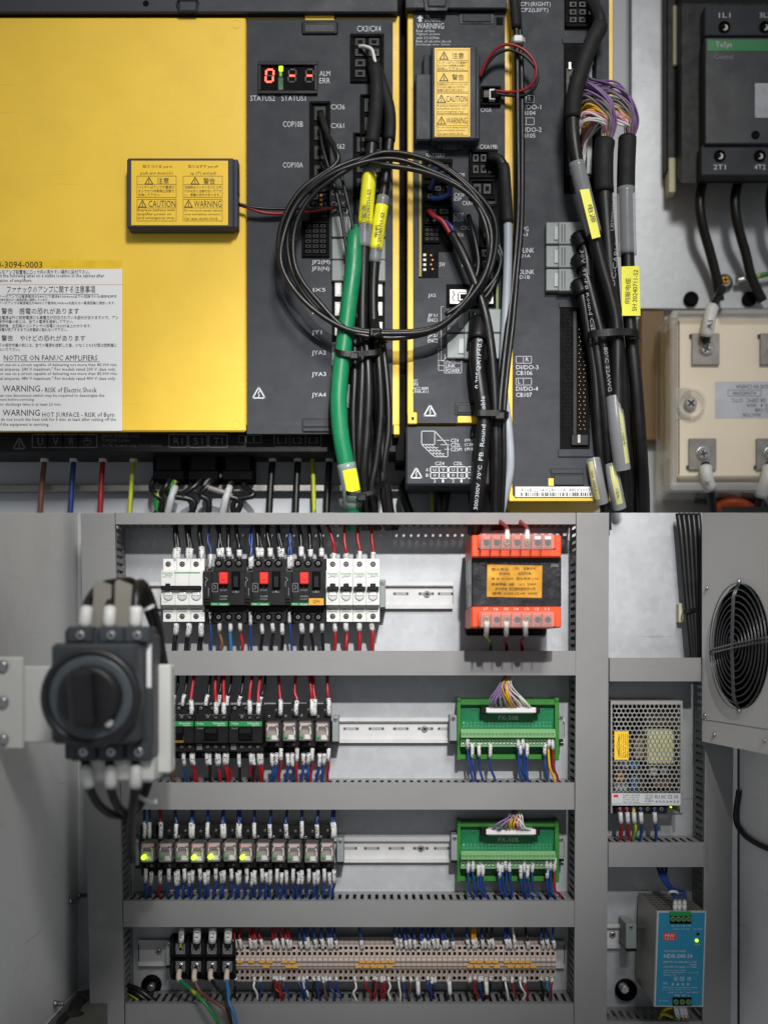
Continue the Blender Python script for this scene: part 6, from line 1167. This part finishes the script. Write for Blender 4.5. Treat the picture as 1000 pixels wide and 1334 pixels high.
for dx in (-.0022, .0022):
    MB(GW).tube([pt(dx, fr * 1.02, .001), pt(dx, fr * .8, .008), pt(dx, 0, .010), pt(dx, -fr * .8, .008), pt(dx, -fr * 1.02, .001)], 1, 6).build('grille_bar', FP)
    MB(GW).tube([pt(-fr * 1.05, dx - .008, .001), pt(-fr * .8, dx - .006, .008), pt(0, dx, .010), pt(fr * .8, dx + .006, .008), pt(fr * 1.02, dx + .008, .001)], 1, 6).build('grille_bar', FP)
for a, b in ((0, fr * 1.03), (-fr * 1.07, -.008), (0, -fr * 1.03)): MB(STEEL).lathe(0, 0, [(3.2, 0), (3.2, 2), (2, 4)], 12, org=pt(a, b), ax=nrm).build('screw', FP)
for u, v in ((921, 766), (919, 932), (931, 957), (996, 965)): MB(STEEL).lathe(0, 0, [(3, 0), (3, 1.5), (1.8, 3)], 12, org=PF(u, v), ax=nrm).build('screw', FP)
tag(sheet('wall_right', [PF(1100, 1440, -.05), PF(1100, 930, -.05), PF(966, 930, -.05), PF(966, 1440, -.05)][::-1], .003, WALLP), 'grey painted side wall below the fan panel', 'wall', kind='structure')
cable('loose_cable', 'single black cable hanging beside the cabinet post', 'cable', [(u, v, -PF(u, v, -.043).y * 1000) for u, v in ((962, 1030), (958, 1066), (966, 1084), (980, 1096), (1004, 1107), (1040, 1114))], 3.4, RUB)

# ================================================================== rotary switch
X = thing('rotary_switch', 'grey isolator switch with a big round black rotary handle', 'switch', 121, 1010, 300)
MB(OFFW).pb(190, 866, 222, 1008, 292, 318, 2).pb(150, 990, 201, 1020, 292, 340, 3).pb(103, 985, 200, 1019, 296, 345, 3).build('mounting_box', X)
MB(SWG).pb(84, 820, 190, 990, 318, 350, 2).pb(66, 838, 178, 970, 345, 382, 4).build('body', X)
MB(M('switch_side', '#3d4043', .5)).pb(178, 826, 200, 985, 310, 345, 2).quad(186, 838, 197, 896, 345.5, PAPER).build('side_module', X)
m = MB(M('handle_ring', '#26262a', .4)).lathe(118, 909, [(49, 380), (49, 388), (46, 393), (42, 393), (41, 389)], 48); m.build('handle_ring', X)
MB(M('dial_grey', '#4c545a', .45)).lathe(118, 909, [(42, 386), (42, 390), (38.5, 393)], 40).build('dial', X)
m = MB(M('handle_black', '#1e1e21', .38)).lathe(114, 908, [(31, 390), (30, 402), (26, 406)], 40); s = len(m.v); m.pb(86, 872, 118, 948, 398, 428, 5); m.rot(s, 108, 908, 420, math.radians(-4)); m.build('knob', X)
MB(WPL).cyl(141, 942, 4, 396, 400).build('pointer_mark', X)
for i, (a, b) in enumerate(((120, 145), (148, 172))): MB(TANM).poly([(a, 825), (a + 2, 760 - i * 2), (a + 6, 755), (b, 762), (b - 2, 825)], 330, 336).build('barrier', X)
for u in (104, 144, 178): MB(SWG).pb(u - 17, 816, u + 17, 838, 318, 356, 2).screw(u, 828, 5, 356, STEEL).build('terminal', X)
for u in (108, 144, 180): MB(SWG).pb(u - 17, 968, u + 17, 992, 318, 356, 2).screw(u, 980, 5, 356, STEEL).build('terminal', X)
for i, (u, pp) in enumerate([(110, [(110, 822, 340), (112, 802, 342), (116, 782, 330), (132, 764, 300), (160, 760, 280), (185, 780, 270), (205, 830, 262), (212, 870, 255)]), (142, [(142, 822, 340), (143, 800, 342), (146, 776, 325), (165, 757, 300), (188, 775, 285), (204, 815, 275), (216, 880, 262)]), (176, [(176, 822, 340), (177, 800, 342), (178, 772, 335), (184, 760, 315), (196, 780, 300), (208, 830, 285), (210, 885, 270)])]):
    cable('switch_lead', nth(i) + ' black lead arching over the top of the rotary switch', 'wire', pp, 4.8, RUB, 'leads over the rotary switch', sleeves=[('marker_sleeve', 4, 24, 6.4, WPL)])
for i, pp in enumerate([[(111, 985, 340), (113, 1010, 352), (118, 1030, 345), (130, 1050, 325), (150, 1062, 300), (172, 1058, 280), (182, 1040, 262), (196, 990, 250)], [(142, 985, 340), (144, 1012, 352), (146, 1034, 345), (156, 1054, 320), (172, 1060, 295), (184, 1045, 275), (200, 1000, 258)], [(176, 985, 340), (177, 1012, 352), (175, 1036, 345), (172, 1060, 320), (170, 1090, 260), (172, 1120, 160)]]):
    cable('switch_lead', nth(i) + ' black lead looping below the rotary switch', 'wire', pp, 4.6, RUB, 'leads below the rotary switch', sleeves=[('marker_sleeve', 14, 34, 6.2, WPL)])
tie('white tie bunching leads below the rotary switch', [(178, 1036, 285), (184, 1040, 300), (194, 1044, 298), (204, 1046, 280)], 2.2, WPL, head=(200, 1045, 290, 4))
tie('white tie on the leads above the rotary switch', [(186, 796, 296), (194, 792, 306), (204, 787, 296)], 1.6, WPL)
BR = thing('switch_bracket', 'off-white bent steel bracket carrying the rotary switch', 'bracket', 30, 975, 305)
MB(OFFW).pb(28, 868, 76, 968, 304, 310, 1.5).build('arm', BR); MB(OFFW).pb(-30, 856, 30, 976, 310, 316, 1.5).build('plate', BR)
for v in (868, 915, 964): MB(STEEL).lathe(2, v, [(6, 316), (6, 319), (4, 321)], 12).build('bolt', BR)
for i, (u, v) in enumerate(((90, 1174), (101, 1167), (70, 1308))):
    # studs on the side wall
    a_w = W(-20, 668, 350); b_w = W(103, 668, -5); d = W(u, v, 0) - CAM; n2 = Vector((-(b_w.y - a_w.y), b_w.x - a_w.x, 0)).normalized(); k = (b_w - CAM).dot(n2) / d.dot(n2); p = CAM + d * k
    if n2.x < 0: n2 = -n2
    tag(MB(STEEL).lathe(0, 0, [(4, 0), (4, 4), (2.6, 4), (2.6, 12)], 10, org=p, ax=n2).build('wall_stud'), ('steel stud on the side wall, lower one of the pair', 'steel stud on the side wall, upper one of the pair', 'lone steel nut near the foot of the side wall')[i], 'stud')
for i, pp in enumerate([[(92, 1345, 130), (96, 1318, 90), (104, 1306, 60), (112, 1320, 40), (116, 1345, 30)], [(78, 1345, 150), (84, 1330, 120), (98, 1324, 110), (120, 1338, 90)]]):
    cable('floor_conduit', ('tall', 'low')[i] + ' black conduit bend on the cabinet floor by the side wall', 'conduit', pp, 8, RUBM)

for o in list(bpy.data.objects):
    if '_o' in o.keys(): del o['_o']
